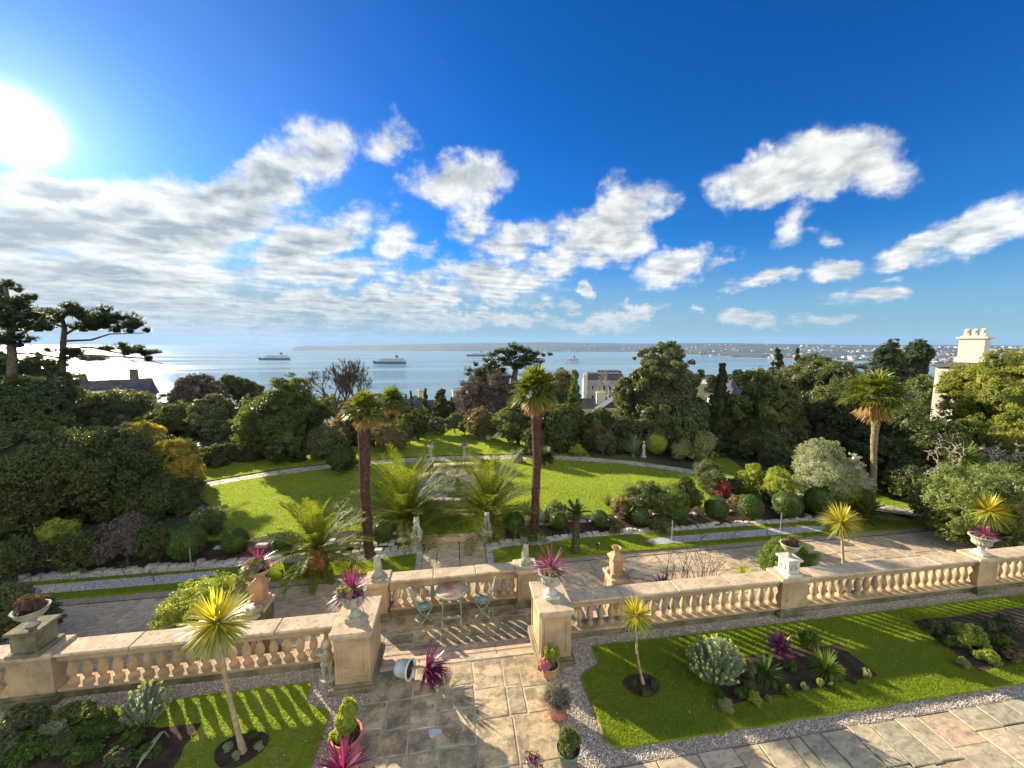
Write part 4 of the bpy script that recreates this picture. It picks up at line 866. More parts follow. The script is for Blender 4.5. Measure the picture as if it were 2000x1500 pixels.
mound('trailing_plant', 'dangling fringe of pale leaves below the bowl on the left newel', 'trailing plant', (-4.70, 8.66, .18), (.14, .14, .22), 500, .055, 'trail', 17)
# remeshed figures: overlapping soft volumes fused into one continuous surface
def figure(name, label, cat, loc, rz, blobs, voxel, mat, base=None, group=None, scale=1.0):
    t = thing(name, label, cat, loc, rz, group); mb = MB()
    for b in blobs:
        if not isinstance(b[0], list): sphere(mb, np.array(b[0]) * scale, np.array(b[1]) * scale, 14, 10)
        else: tube(mb, np.array(b[0]) * scale, np.array(b[1]) * scale, 10)
    mb.build('figure', mat, t, remesh=voxel)
    if base: mb = MB(); box(mb, (0, 0, base[2] / 2), base); mb.build('base', mat, t, bevel=.008)
def lion(label, loc, rz, s=1.0, mat=M_white, grp='seated stone lions'):
    B = [((0, .06, .14), (.085, .10, .12)), ((0, .02, .24), (.075, .08, .13)), ((0, -.01, .34), (.082, .08, .10)), ((0, -.02, .42), (.07, .075, .075)), ((0, -.09, .41), (.035, .05, .035)), ((.055, .0, .48), (.02, .015, .025)), ((-.055, .0, .48), (.02, .015, .025)),
         ([(.05, -.05, .28), (.055, -.10, .16), (.055, -.11, .05)], [.035, .028, .026]), ([(-.05, -.05, .28), (-.055, -.10, .16), (-.055, -.11, .05)], [.035, .028, .026]), ((.055, -.14, .06), (.03, .045, .022)), ((-.055, -.14, .06), (.03, .045, .022)),
         ((.085, .06, .10), (.04, .08, .06)), ((-.085, .06, .10), (.04, .08, .06)), ([(0, .15, .07), (.08, .18, .06), (.13, .10, .07)], [.018, .015, .018])]
    figure('stone_lion', label, 'lion statue', loc, rz, B, .013 * s, mat, (.24 * s, .34 * s, .045), grp, s)
lion('lichened seated stone lion on the left pier of the landing', (-1.76, 8.42, .45), math.pi, 1.0, M_urn); lion('pale seated stone lion on the right pier of the landing', (1.58, 8.42, .45), math.pi, 1.0, M_urn)
def plinthbox(label, loc, s, mat): mb = MB(); box(mb, (0, 0, s[2] / 2), s); box(mb, (0, 0, s[2] + .015), (s[0] + .06, s[1] + .06, .03)); tag(mb.build('stone_plinth', mat, None, loc, bevel=.01), label, 'plinth')
pL = P(812, 1053, MZ - .12); pR = P(950, 1048, MZ - .12)
plinthbox('stone plinth left of the lawn step, with a crouching lion', (-1.42, 13.42, LZ), (.34, .42, .34), M_urn); plinthbox('stone plinth right of the lawn step, with a crouching lion', (1.08, 13.42, LZ), (.34, .42, .34), M_urn)
lion('tall seated stone lion left of the step onto the main lawn', (-1.42, 13.42, LZ + .36), 0, 1.35, M_white); lion('tall seated stone lion right of the step onto the main lawn', (1.08, 13.42, LZ + .36), 0, 1.35, M_white)
CH = [((0, 0, .62), (.075, .08, .085)), ((0, .01, .50), (.04, .04, .05)), ((0, 0, .40), (.085, .07, .11)), ((0, .01, .29), (.08, .075, .07)), ([(.045, 0, .28), (.055, -.03, .16), (.05, .0, .03)], [.05, .04, .026]), ([(-.045, 0, .28), (-.05, .02, .16), (-.045, .02, .03)], [.05, .04, .026]),
      ([(.08, 0, .46), (.13, -.04, .38), (.08, -.10, .36)], [.032, .026, .022]), ([(-.08, 0, .46), (-.14, .0, .50), (-.13, -.05, .60)], [.032, .026, .022]), ((.05, -.02, .02), (.035, .05, .02)), ((-.045, 0, .02), (.035, .05, .02)), ((.05, .09, .47), (.05, .025, .09)), ((-.05, .09, .47), (.05, .025, .09)), ((0, -.07, .62), (.015, .02, .015))]
figure('cherub_statue', 'lichened stone cherub standing in front of the balustrade by the left big pier', 'statue', (-2.20, 6.33, 0), R(20), CH, .012, M_urn, (.26, .26, .05))
LADY = [((0, 0, 1.10), (.07, .075, .09)), ((0, .01, .99), (.035, .035, .06)), ((0, 0, .84), (.12, .08, .14)), ((0, 0, .66), (.10, .08, .10)), ((0, 0, .45), (.14, .11, .26)), ((0, 0, .18), (.16, .13, .20)), ([(.12, 0, .92), (.17, -.03, .75), (.10, -.12, .66)], [.04, .03, .025]), ([(-.12, 0, .92), (-.16, 0, .74), (-.12, -.06, .58)], [.04, .03, .025]), ((0, .04, 1.14), (.075, .07, .08))]
pS = P(954, 858, MZ); figure('lady_statue', 'slender pale stone lady in a long robe against the dark shrub beyond the lawn', 'statue', pS, 0, LADY, .025, M_white, (.36, .36, .12), None, 1.45)
pS2 = P(1257, 893, MZ); figure('lady_statue', 'small white stone lady between the sword leaves and the golden ball', 'statue', pS2, R(30), LADY, .02, M_white, (.26, .26, .08), None, .85)
DOG = [((0, .16, .22), (.16, .22, .18)), ((0, -.02, .38), (.14, .16, .22)), ((0, -.10, .62), (.11, .13, .12)), ((0, -.24, .58), (.06, .09, .06)), ([(.08, -.10, .4), (.08, -.16, .2), (.08, -.18, .03)], [.06, .05, .05]), ([(-.08, -.10, .4), (-.08, -.16, .2), (-.08, -.18, .03)], [.06, .05, .05]), ((.15, .2, .14), (.08, .16, .12)), ((-.15, .2, .14), (.08, .16, .12)), ((.08, -.03, .70), (.03, .03, .06)), ((-.08, -.03, .70), (.03, .03, .06)), ((0, .36, .16), (.12, .12, .14))]
pD = P(1014, 903, MZ); figure('dog_statue', 'dark seated stone dog beside the curved path', 'statue', pD, R(50), DOG, .025, pm('dark_stone', (.20, .17, .13), (.11, .10, .07), 6, .9, .5, .01, 30), (.40, .70, .06), None, 1.0)
# pedestal urns on the path
for lab, u, v, vt in (('stone urn on a baluster pedestal on the path, right of the fountain axis', 907, 897, 858), ('stone urn on a baluster pedestal on the path, partly behind the left date palm', 842, 898, 856)):
    p = P(u, v, MZ); h = topz(p, vt) - MZ; t = thing('pedestal_urn', lab, 'urn', p, 0, 'urns on pedestals beside the curved path')
    mb = MB(); box(mb, (0, 0, .05), (.34, .34, .10)); lathe(mb, [(.13, .10), (.12, .14), (.08, .20), (.11, .34), (.10, .42), (.06, .52), (.10, .56)], 20); mb.build('pedestal', M_urn, t)
    mb = MB(); lathe(mb, [(.05, .55), (.055, .60), (.15, .68), (.19, .78), (.21, .86), (.17, .86)], 24); mb.build('bowl', M_urn, t)
    cordyline('dark red spiky plant in the ' + lab[0:9] + (' right of the fountain axis' if u > 880 else ' behind the left date palm'), p + [0, 0, .92], .30, 40, u, 'deepp', .03, zmin=-.2)
# ------------------------------------------------------------------ fountain pond
fc = np.array([0.05, 18.35])
M_water = pm('pond_water', (.02, .03, .03), (.03, .045, .04), 2, .08, .25, .01, 6, spec=.8)
slab('pond_water', circ(fc[0], fc[1], 2.05, 40, .92), MZ + .10, M_water)
t = thing('pond_surround', 'low round stone kerb of the fountain pond between the date palms', 'pond kerb', (fc[0], fc[1], MZ)); mb = MB()
rng = np.random.default_rng(2)
for k in range(36):
    a = k / 36 * 6.283; box(mb, (2.22 * math.cos(a), 2.05 * math.sin(a), .10), (.32, .36, .20 + rng.uniform(-.03, .04)), 0, a + rng.normal() * .05)
mb.build('kerb', M_cop, t, bevel=.02)
t = thing('fountain', 'small dark stone fountain with a shell basin in the middle of the pond', 'fountain', (fc[0], fc[1], MZ + .08)); mb = MB()
lathe(mb, [(.30, 0), (.26, .08), (.14, .14), (.10, .34), (.14, .42)], 24); mb.build('pedestal', M_base, t); mb = MB(); lathe(mb, [(.10, .40), (.30, .46), (.52, .56), (.54, .59), (.48, .58), (.1, .50)], 40, mod=lambda z, th: 1 + .04 * np.cos(16 * th)); mb.build('basin', M_base, t)
mb = MB(); sphere(mb, (0, 0, .68), (.09, .09, .14)); sphere(mb, (0, 0, .84), .06); tube(mb, [(.05, 0, .72), (.15, -.05, .80)], .03, 8); mb.build('figure', M_base, t, remesh=.02)
t = thing('garden_bench', 'weathered low curved bench on the far rim of the pond', 'bench', (.1, 20.75, MZ)); mb = MB(); box(mb, (0, 0, .36), (2.6, .42, .08)); mb.build('seat', M_cop, t, bevel=.02)
for x in (-1.0, 1.0): mb = MB(); box(mb, (x, 0, .16), (.28, .34, .32), 0, 0, None, .8); mb.build('leg', M_base, t, bevel=.02)
# ------------------------------------------------------------------ iron table and chairs
def seatpattern(mb, r, z, n=28, m=0):
    th_ = np.linspace(0, 2 * np.pi, n, endpoint=False)
    lathe(mb, [(0, z), (r * .62, z), (r * .62, z + .006), (0, z + .008)], 32, m=m); lathe(mb, [(r * .94, z), (r, z), (r, z + .012), (r * .94, z + .012), (r * .94, z)], 40, m=m, caps=False)
    for a in th_: box(mb, (r * .78 * math.cos(a), r * .78 * math.sin(a), z + .004), (r * .36, r * .095, .006), m, a)
def bistro_chair(label, loc, rz):
    t = thing('bistro_chair', label, 'chair', loc, rz, 'folding iron chairs on the landing')
    mb = MB(); seatpattern(mb, .185, .44, 26); mb.build('seat', M_metal, t)
    for s in (-1, 1):
        mb = MB(); tube(mb, [(s * .15, -.20, 0), (s * .15, 0, .24), (s * .15, .17, .46), (s * .165, .22, .66), (s * .15, .25, .80)], .010, 6); mb.build('leg', M_metal, t)
        mb = MB(); tube(mb, [(s * .135, .22, 0), (s * .135, .0, .24), (s * .135, -.15, .435)], .010, 6); mb.build('leg', M_metal, t)
    mb = MB(); a = np.linspace(0, np.pi, 14); tube(mb, np.stack([.155 * np.cos(a), .25 + .03 * np.sin(a), .76 + .17 * np.sin(a)], -1), .010, 6)
    tube(mb, [(-.16, .20, .58), (.16, .20, .58)], .008, 5)
    for k in np.linspace(-.11, .11, 7): tube(mb, [(k, .205, .58), (k * .6, .235, .74), (k * 1.1, .262, .76 + math.sqrt(max(0, .155**2 - k*k)) * 1.05)], .006, 4, cap=False)
    an = np.linspace(0, 6.28, 18); tube(mb, np.stack([.06 * np.cos(an), np.full(18, .235), .74 + .08 * np.sin(an)], -1), .007, 5); mb.build('backrest', M_metal, t)
    for y, z in ((-.12, .10), (.14, .10)): mb = MB(); box(mb, (0, y, z), (.28, .035, .012)); mb.build('stretcher', M_metal, t)
bistro_chair('sage green folding iron chair left of the mosaic table', (-.74, 7.98, -.45), R(118))
bistro_chair('sage green folding iron chair right of the mosaic table', (.54, 8.02, -.45), R(-102))
t = thing('bistro_table', 'round folding iron table with an orange mosaic top between two chairs', 'table', (-.14, 8.02, -.45)); mb = MB()
lathe(mb, [(0, .70), (.30, .70), (.30, .715), (0, .718)], 40); mb.build('mosaic_top', M_mosaic, t); mb = MB(); lathe(mb, [(.30, .69), (.345, .69), (.35, .705), (.345, .72), (.30, .718)], 56, caps=False, mod=lambda z, th: 1 + .006 * np.cos(40 * th)); mb.build('rim', M_metal, t)
for s in (-1, 1):
    mb = MB(); tube(mb, [(s * .20, -.22, 0), (s * .20, .0, .36), (s * .20, .20, .69)], .011, 6); mb.build('leg', M_metal, t); mb = MB(); tube(mb, [(s * .18, .24, 0), (s * .18, .0, .36), (s * .18, -.2, .69)], .011, 6); mb.build('leg', M_metal, t)
mb = MB(); box(mb, (0, -.13, .15), (.38, .05, .04)); mb.build('stretcher', M_metal, t)
# ------------------------------------------------------------------ pots on the path
def pot(label, loc, r, h, mat, group='flower pots beside the steps', soil=True, rot=None, taper=.78):
    t = thing('flower_pot', label, 'pot', loc, 0, group); mb = MB()
    lathe(mb, [(0, 0), (r * taper * .85, 0), (r * taper, h * .04), (r * (taper + .10), h * .3), (r * .98, h * .86), (r * 1.06, h * .88), (r * 1.08, h), (r * .95, h), (r * .90, h * .8)], 36); mb.build('body', mat, t)
    mb = MB(); sphere(mb, (0, 0, h * .84), (r * .92, r * .92, .03), 18, 6, 0, .2, 6); mb.build('soil', M_soil, t)
    if rot: t.rotation_euler = rot
    return t
pot('pink painted terracotta pot with grey lavender right of the path', (1.46, 5.12, .012), .150, .23, M_redpot)
t = thing('lavender', 'round grey lavender in the pink pot right of the path', 'lavender', (1.46, 5.12, .22)); mb = MB(); rng = np.random.default_rng(4); d = rdirs(rng, 900, .0, 1); straps(mb, d * .03, d, rng.uniform(.2, .30, 900), .006, .05, 3); crown(mb, (0, 0, .13), (.19, .19, .13), 10, 1500, .03, 4, 0, .3); mb.build('foliage', LM['lav'], t); mb = MB(); tube(mb, [(0, 0, -.03), (0, 0, .1)], .02); mb.build('stem', M_bark, t)
pot('large pink terracotta pot with a golden conifer left of the path', (-1.52, 4.98, .012), .19, .34, M_redpot, taper=.7)
t = thing('golden_conifer', 'golden conifer in the large pink pot left of the path', 'conifer', (-1.52, 4.98, .30)); mb = MB(); crown(mb, (0, 0, .16), (.17, .16, .17), 8, 1500, .04, 7, 0, .4); crown(mb, (.02, 0, .36), (.13, .13, .18), 7, 1300, .04, 8, 0, .4); crown(mb, (-.15, .0, .04), (.12, .10, .07), 4, 500, .04, 9, 0, .4); mb.build('foliage', LM['lime'], t); mb = MB(); tube(mb, [(0, 0, -.03), (0, 0, .3)], .02); mb.build('trunk', M_bark, t)
pot('pink pot cut off by the picture edge, holding a magenta cordyline', (-1.42, 4.44, .012), .16, .26, M_redpot)
cordyline('bright magenta cordyline nearest the camera at the bottom edge', (-1.42, 4.44, .42), .36, 90, 25, zmin=-.2)
pot('dark grey green pot with an olive shrub at the bottom right of the path', (1.42, 4.44, .012), .15, .24, M_gpot, taper=.66)
mound('potted_shrub', 'olive brown shrub in the dark grey green pot', 'shrub', (1.42, 4.44, .22), (.16, .16, .15), 1500, .035, 'olive', 31, 9, .3)
pot('brown pot tucked against the right pier, with mixed shrubs', (1.52, 5.84, .012), .15, .20, M_terra)
t = thing('euonymus', 'upright yellow green shrub in the brown pot by the right pier', 'shrub', (1.55, 5.86, .2)); mb = MB()
for k, (x, y) in enumerate([(-.08, 0), (.03, .05), (.1, 0), (0, -.05)]): crown(mb, (x, y, .14), (.05, .05, .16), 4, 320, .028, 40 + k, 0, .4)
mb.build('foliage', LM['lime'], t); mb = MB(); tube(mb, [(0, 0, -.03), (0, 0, .1)], .015); mb.build('stem', M_bark, t)
mound('heather', 'pink flowering heather spilling from the brown pot by the right pier', 'heather', (1.42, 5.76, .17), (.12, .12, .10), 900, .022, 'pinkf', 33, 7, .5)
# fallen white pot with its cordyline
t = pot('white glazed pot lying on its side below the steps', (-1.02, 6.16, .165), .150, .27, M_wpot, None); t.rotation_euler = (0, R(84), R(-24)); t.location = (-1.04, 6.19, .17)
t = thing('fallen_cordyline', 'purple cordyline fallen out sideways from the white pot', 'cordyline', (-.60, 6.13, .17)); mb = MB(); rng = np.random.default_rng(6)
d = rdirs(rng, 170); d = unit(d + np.array([.9, -.25, .18])); straps(mb, np.array([.05, -.02, 0]) + d * .02, d, rng.uniform(.28, .44, 170), .024, rng.uniform(0, .3, 170), 4); d = unit(rdirs(rng, 26) + np.array([.8, -.3, .2])); straps(mb, np.array([.05, -.02, 0]) + d * .02, d, rng.uniform(.3, .46, 26), .020, .1, 4, 1)
mb.build('leaves', [LM['deepp'], LM['purple']], t); mb = MB(); tube(mb, [(-.20, .0, 0), (-.06, .01, .02), (.05, -.02, 0)], [.022, .02, .018], 8); mb.build('stem', M_cordt, t)
mb = MB(); rng = np.random.default_rng(9); p = np.c_[rng.normal(size=(130, 2)) * [.06, .05], rng.uniform(.002, .02, 130)]; leaves(mb, p, unit(rng.normal(size=(130, 3)) * .4 + [0, 0, 1]), .035, .5, rng); tag(mb.build('fallen_leaves', LM['deepp'], None, (.98, 4.55, .016)), 'small heap of dark dried leaves on the flags at the bottom', 'dead leaves')
mb = MB(); a = np.linspace(0, 2 * np.pi, 14, endpoint=False); r_ = .075 * (1 + .18 * np.sin(3 * a + 1)); mb.add(np.c_[r_ * np.cos(a) * 1.2, r_ * np.sin(a) * .9, np.full(14, .0165)], [np.arange(14)]); tag(mb.build('stone_patch', pm('pale_patch', (.55, .56, .53), (.48, .49, .46), 9, .7, .2, .003, 40), None, (-.37, 5.12, .0)), 'pale grey round patch on one of the flags of the path', 'stain')
# ------------------------------------------------------------------ spike lights and small fittings
def spike(label, u, v, z, lens=True):
    p = P(u, v, z); t = thing('garden_spotlight', label, 'spotlight', p, 0, 'spike lights in the turf'); mb = MB(); tube(mb, [(0, 0, 0), (0, 0, .2)], .012, 6); mb.build('spike', M_black, t); mb = MB(); tube(mb, [(-.03, .02, .19), (.05, -.03, .26)], [.03, .045], 10); mb.build('housing', M_black, t)
    mb = MB(); sphere(mb, (.055, -.033, .262), (.03, .03, .035)); mb.build('lens', M_lens, t)
spike('small black spike light with a white lens in the right turf strip', 1166, 1075, LZ + .05); spike('small dark spike light in the turf beside the front date palm', 552, 1128, LZ + .05)
def stake(label, u, v, vt):
    p = P(u, v, LZ + .06); h = topz(p, vt) - p[2]; t = thing('rose_stake', label, 'stake', p, 0, 'stakes in the rose beds'); mb = MB(); tube(mb, [(0, 0, 0), (0, 0, h)], .016, 6); mb.build('post', M_galv, t); mb = MB(); bare_tree(mb, (0.05, 0, 0), .7, .012, u, 3, .5, .3, .3, minr=.004); mb.build('rose', M_bark, t)
stake('galvanised stake at the near end of the right rose bed', 1312, 1060, 1017); stake('galvanised stake at the far end of the right rose bed', 1524, 1040, 1001); stake('lone stake in the shaded left rose bed', 374, 1114, 1071)
for k, (u, v) in enumerate([(1265, 1062), (1370, 1055), (1430, 1050), (1500, 1045), (300, 1135), (250, 1130)]):
    p = P(u, v, LZ + .06); mb = MB(); bare_tree(mb, (0, 0, 0), .75, .012, 60 + k, 4, .6, .25, .4, minr=.004); o = mb.build('pruned_rose', M_bark, None, tuple(p)); tag(o, ['pruned rose at the pointed near end of the right rose bed', 'pruned rose just beyond the first stake', 'pruned rose in the middle of the right rose bed', 'pruned rose short of the far stake', 'pruned rose in the shaded left bed nearest the stake', 'pruned rose in the shaded left bed farthest from the stake'][k], 'rose bush', 'pruned roses')
# ------------------------------------------------------------------ cordyline trees, palms
def cordtree(label, base, top, Lg, n, seed, key='cordy', r=.045, w=.028, bendx=0.0):
    base = np.array(base, float); top = np.array(top, float); t = thing('cordyline_tree', label, 'cordyline', base, 0, 'yellow cordyline trees'); d = top - base
    mb = MB(); f = np.linspace(0, 1, 9); pts = f[:, None] * d + np.stack([bendx * np.sin(f * np.pi), 0 * f, 0 * f], -1); tube(mb, pts, np.interp(f, [0, .12, 1], [r * 1.5, r, r * .72]), 10); mb.build('trunk', M_cordt, t)
    mb = MB(); rosette(mb, d, n, Lg, w, seed, 0, -.1, 1, .22, 5); rosette(mb, d, n // 2, Lg, w, seed + 1, 1, -.95, .1, .25, 5); mb.build('leaves', [LM[key], LM['cordg']], t)
b = P(475, 1468, .04); Yb = depth(b); cordtree('leaning yellow cordyline on the left lawn, the nearest tree', b, A(424, 1218, Yb - .10), .44, 240, 1, r=.034, w=.026, bendx=-.03)
b = P(1256, 1335, .04); cordtree('slim yellow green cordyline on the right lawn', b, A(1243, 1203, depth(b) - .05), .31, 170, 3, r=.022, w=.018, bendx=-.05)
b = P(1648, 1122, LZ); cordtree('golden cordyline with a thin white trunk behind the right balustrade', b, A(1643, 1021, depth(b)), .62, 190, 5, r=.04, w=.035)
b = P(1928, 1096, LZ); cordtree('golden cordyline behind the far right urn', b, A(1931, 998, depth(b)), .62, 190, 7, r=.045, w=.035)
for (u, vb, vt, lab, sc_) in ((1885, 960, 893, 'green cordyline head rising from the shrubs at the right edge', .75), (1908, 960, 905, 'smaller green cordyline head right of the first in the shrubs', .55)):
    b = A(u + 8, vb, 15.5); b[2] = MZ; cordtree(lab, b, A(u, vt, 15.5), sc_, 120, u, 'bright', .05, .04)
b = P(774, 851, MZ); b = P(777, 866, MZ); cordtree('small yellow cordyline standard in front of the strappy bed across the lawn', b, A(777, 833, depth(b)), .75, 130, 9, r=.04, w=.05)
def fanpalm(label, base, top, r0, r1, Lp, Rf, n, seed, mat, ndead=8, lean=0.0, skirt=True, name='fan_palm'):
    base = np.array(base, float); d = np.array(top, float) - base; t = thing(name, label, 'palm', base, 0, 'tall fan palms'); f = np.linspace(0, 1, 40); rng = np.random.default_rng(seed)
    pts = f[:, None] * d + np.stack([lean * np.sin(f * np.pi) + .012 * np.sin(f * 17 + seed), .012 * np.cos(f * 13), 0 * f], -1); rad = np.interp(f, [0, .03, .10, .5, .92, 1], [r0 * 1.35, r0 * 1.1, r0, r0 * .95, r1, r1 * .7]) * (1 + rng.normal(size=40) * .055)
    mb = MB(); tube(mb, pts, rad, 14)
    nf = 4200; k = rng.uniform(.06 if skirt else .8, 1, nf); c = np.stack([np.interp(k, f, pts[:, i]) for i in range(3)], -1); rr = np.interp(k, f, rad); a = rng.uniform(0, 6.28, nf)
    o_ = np.stack([np.cos(a), np.sin(a), 0 * a], -1); dd = unit(o_ * .55 + np.array([0, 0, 1.]) * rng.choice([-1, 1], nf, p=[.35, .65])[:, None] + rng.normal(size=(nf, 3)) * .25); straps(mb, c + o_ * rr[:, None] * .93, dd, rng.uniform(.06, .16, nf), .016, .1, 1)
    mb.build('trunk', mat, t); mb = MB(); fanpalm_crown(mb, d, n, Lp, Rf, seed, 0, 1, 0, ndead); mb.build('crown', [LM['fan'], LM['dead']], t)
b = P(722, 1087, LZ); fanpalm('tall fan palm with a shaggy dark trunk left of the central walk', b, A(713, 800, depth(b) + .1), .155, .20, .42, .48, 36, 3, M_fibre, 8, lean=-.08)
b = P(1040, 1056, LZ); fanpalm('tall fan palm with a shaggy dark trunk right of the central walk', b, A(1046, 762, depth(b)), .15, .19, .56, .60, 40, 5, M_fibre, 8, lean=.10)
b = P(1703, 992, MZ); fanpalm('tall smooth trunked fan palm beside the path at the right', b, A(1711, 772, depth(b)), .12, .15, .72, .74, 38, 7, M_palmt, 9, skirt=False)
for lab, u, vb, vt, Y, Rf, sd in (('low fan palm at the left end of the lawn behind the golden conifer', 352, 960, 885, 22, .75, 1), ('bushy fan palm top in the trees left of the tall trunk', 766, 860, 783, 27, .9, 2), ('small fan palm in the shrubs right of the tall trunk', 1012, 900, 800, 26, .7, 4), ('fan palm half hidden behind the twiggy tree', 1100, 880, 815, 28, .8, 6)):
    b = A(u, vb, Y); b[2] = MZ; fanpalm(lab, b, A(u, vt, Y), .13, .15, .6, Rf, 30, sd, M_fibre, 6)
def datepalm(label, base, n, Lf, seed, boot=(.30, .45), emin=0, emax=84, bend=.8, skirt=0):
    t = thing('date_palm', label, 'palm', base, 0, 'date palms below the lawn'); mb = MB(); rb, hb = boot
    lathe(mb, [(rb * .7, 0), (rb, hb * .25), (rb * 1.02, hb * .7), (rb * .7, hb), (.05, hb * 1.15)], 22, mod=lambda z, th: 1 + .08 * np.cos(11 * th + 14 * z)); rng = np.random.default_rng(seed)
    nn = 160; a = rng.uniform(0, 6.28, nn); zz = rng.uniform(.05, 1, nn) * hb; o_ = np.stack([np.cos(a), np.sin(a), 0 * a], -1); straps(mb, o_ * rb * .9 + np.array([0, 0, 1.]) * zz[:, None], unit(o_ * .5 + [0, 0, 1.]), rng.uniform(.08, .17, nn), .06, 0, 1, tip=.5); mb.build('trunk', M_boot, t)
    mb = MB(); date_fronds(mb, (0, 0, hb), n, Lf, seed, 0, 0, emin, emax, bend=bend)
    if skirt: date_fronds(mb, (0, 0, hb * .5), skirt, Lf * .62, seed + 5, 0, 0, -28, 5, bend=.35)
    mb.build('fronds', LM['phx'], t)
b = P(620, 1122, LZ + .05); datepalm('stout date palm with a scaly orange trunk nearest the terrace', b, 30, 1.85, 11, (.30, .75), skirt=7, bend=.95)
b = P(795, 1024, MZ - .1); datepalm('date palm left of the step onto the lawn', b, 50, 2.9, 12, (.22, .25), emin=0, bend=1.15)
b = P(955, 1020, MZ - .1); datepalm('date palm right of the step onto the lawn, more golden fronds', b, 50, 2.75, 14, (.22, .30), emin=0, bend=1.15)
b = P(1690, 1013, LZ + .1); datepalm('small young date palm beside the last box ball at the right', b, 16, .95, 16, (.10, .12))
b = P(1124, 1078, LZ + .05); t = thing('ivy_stump', 'short shaggy trunk with ivy on the turf, sparse leaves on top', 'tree fern', b); h = topz(b, 1003) - b[2]; mb = MB(); tube(mb, [(0, 0, 0), (0, .0, h * .5), (0, 0, h)], [.13, .115, .13], 12); mb.build('trunk', M_fibre, t); mb = MB(); rng = np.random.default_rng(3); a = rng.uniform(0, 6.28, 500); leaves(mb, np.stack([.135 * np.cos(a), .135 * np.sin(a), rng.uniform(.02, h * .62, 500)], -1), unit(np.stack([np.cos(a), np.sin(a), .3 + 0 * a], -1)), .05, .8, rng); mb.build('ivy', LM['holm'], t); mb = MB(); date_fronds(mb, (0, 0, h), 16, .52, 4, 0, 0, 10, 75); mb.build('fronds', LM['olive'], t)
# ------------------------------------------------------------------ clipped balls
def ball(label, u, vc, r_px, Y=None, key='box', vb=None, tall=1.0, group='clipped box balls along the rockery', name='box_ball', z=None):
    zb = (MZ - .12) if z is None else z
    b = P(u, vb if vb else vc + r_px, zb); Yd = depth(b); r = r_px * Yd / FPX; zc = topz(b, vc); t = thing(name, label, 'topiary', (b[0], b[1], zb), 0, group); zc -= zb
    mb = MB(); rr = np.array([r, r, r * tall]); sphere(mb, (0, 0, zc), rr * .95, 28, 20, 0, .07, 3, int(u), True); rng = np.random.default_rng(int(u)); n = 3600; d = rdirs(rng, n); p = np.array([0, 0, zc]) + d * rr * (.97 + .07 * nz(d * 3, u)[:, None] + rng.normal(size=(n, 1)) * .022); leaves(mb, p, unit(d + rng.normal(size=d.shape) * .5), r * .125, .6, rng); mb.build('foliage', LM[key], t)
    mb = MB(); tube(mb, [(0, 0, -.1), (0, 0, max(.05, zc - r * .8))], .03, 6); mb.build('stem', M_bark, t)
BL = [(368, 1058, 33, 'clipped ball in deep shade at the left, third from the palm'), (461, 1056, 24, 'dark clipped cone-like ball left of the front date palm'), (558, 1061, 22, 'dark clipped ball half behind the front date palm'), (748, 1038, 22, 'clipped ball just right of the left tall palm trunk'), (1006, 1020, 20, 'clipped ball between the right date palm and the right tall trunk'), (1091, 1017, 18, 'clipped ball in shade between the cactus clump and the ivy trunk'),
      (1170, 1013, 17, 'small clipped ball standing alone right of the ivy trunk'), (1248, 1007, 18, 'clipped ball at the left foot of the round olive bushes'), (1322, 999, 22, 'dark clipped ball in front of the big dark bush'), (1398, 993, 23, 'clipped ball first to the right of the big dark bush'), (1465, 989, 23, 'clipped ball below the green sword plant'), (1536, 985, 26, 'clipped ball above the far rose stake'), (1600, 978, 28, 'clipped ball above the golden cordyline head'), (1669, 974, 27, 'largest clipped ball, next to the smooth palm trunk')]
for u, v, r, lab in BL: ball(lab, u, v, r)
def ballon(label, u, vc, vb, rp, key, name, cat='shrub', tall=1.0, z=MZ, n=3000, sz=.05, asp=.5, nl=12):
    b = P(u, vb, z); Y = depth(b); r = rp * Y / FPX; zc = topz(b, vc) - z; t = thing(name, label, cat, b); mb = MB(); crown(mb, (0, 0, zc), (r, r, r * tall), nl, n, sz, int(u + vc), 0, asp, rough=.05, lob=.34); mb.build('foliage', LM[key], t); mb = MB(); tube(mb, [(0, 0, -.05), (0, 0, zc)], .05, 6); mb.build('stem', M_bark, t)
ball('golden clipped ball on the far side of the path', 1281, 865, 21, key='lime', vb=892, z=MZ, group='clipped shapes beyond the path', name='golden_ball')
ballon('big dark rounded shrub clipped on the curved path at the left', 664, 894, 928, 37, 'dark', 'clipped_shrub', tall=1.0, n=4500, sz=.09)
ballon('square cut shrub with pale speckled leaves beyond the path', 1177, 858, 888, 27, 'holm', 'clipped_shrub', tall=.98, n=4500, sz=.07)
# spiky yucca ball beside the right tall trunk
b = P(1062, 908, MZ); t = thing('yucca', 'dense dark spiky yucca ball right of the tall trunk on the lawn edge', 'yucca', b); mb = MB(); rosette(mb, (0, 0, .45), 900, .62, .05, 3, 0, -.6, 1, .1, 2, .1); mb.build('leaves', LM['conif'], t); mb = MB(); tube(mb, [(0, 0, 0), (0, 0, .45)], .1); mb.build('stem', M_bark, t)
def sword(label, u, vb, Lg, n, key, seed, z=MZ, zmin=.25, w=.045, name='sword_plant', cat='phormium', droop=.3):
    b = P(u, vb, z); t = thing(name, label, cat, b); mb = MB(); rosette(mb, (0, 0, 0), n, Lg, w, seed, 0, zmin, 1, droop, 4, .06); mb.build('leaves', LM[key], t)
sword('pale green sword leaved phormium left of the golden ball', 1238, 888, 1.5, 90, 'spurge', 3, w=.08); sword('arching bronze ferny clump left of the phormium', 1212, 884, .8, 80, 'olive', 4, w=.06)
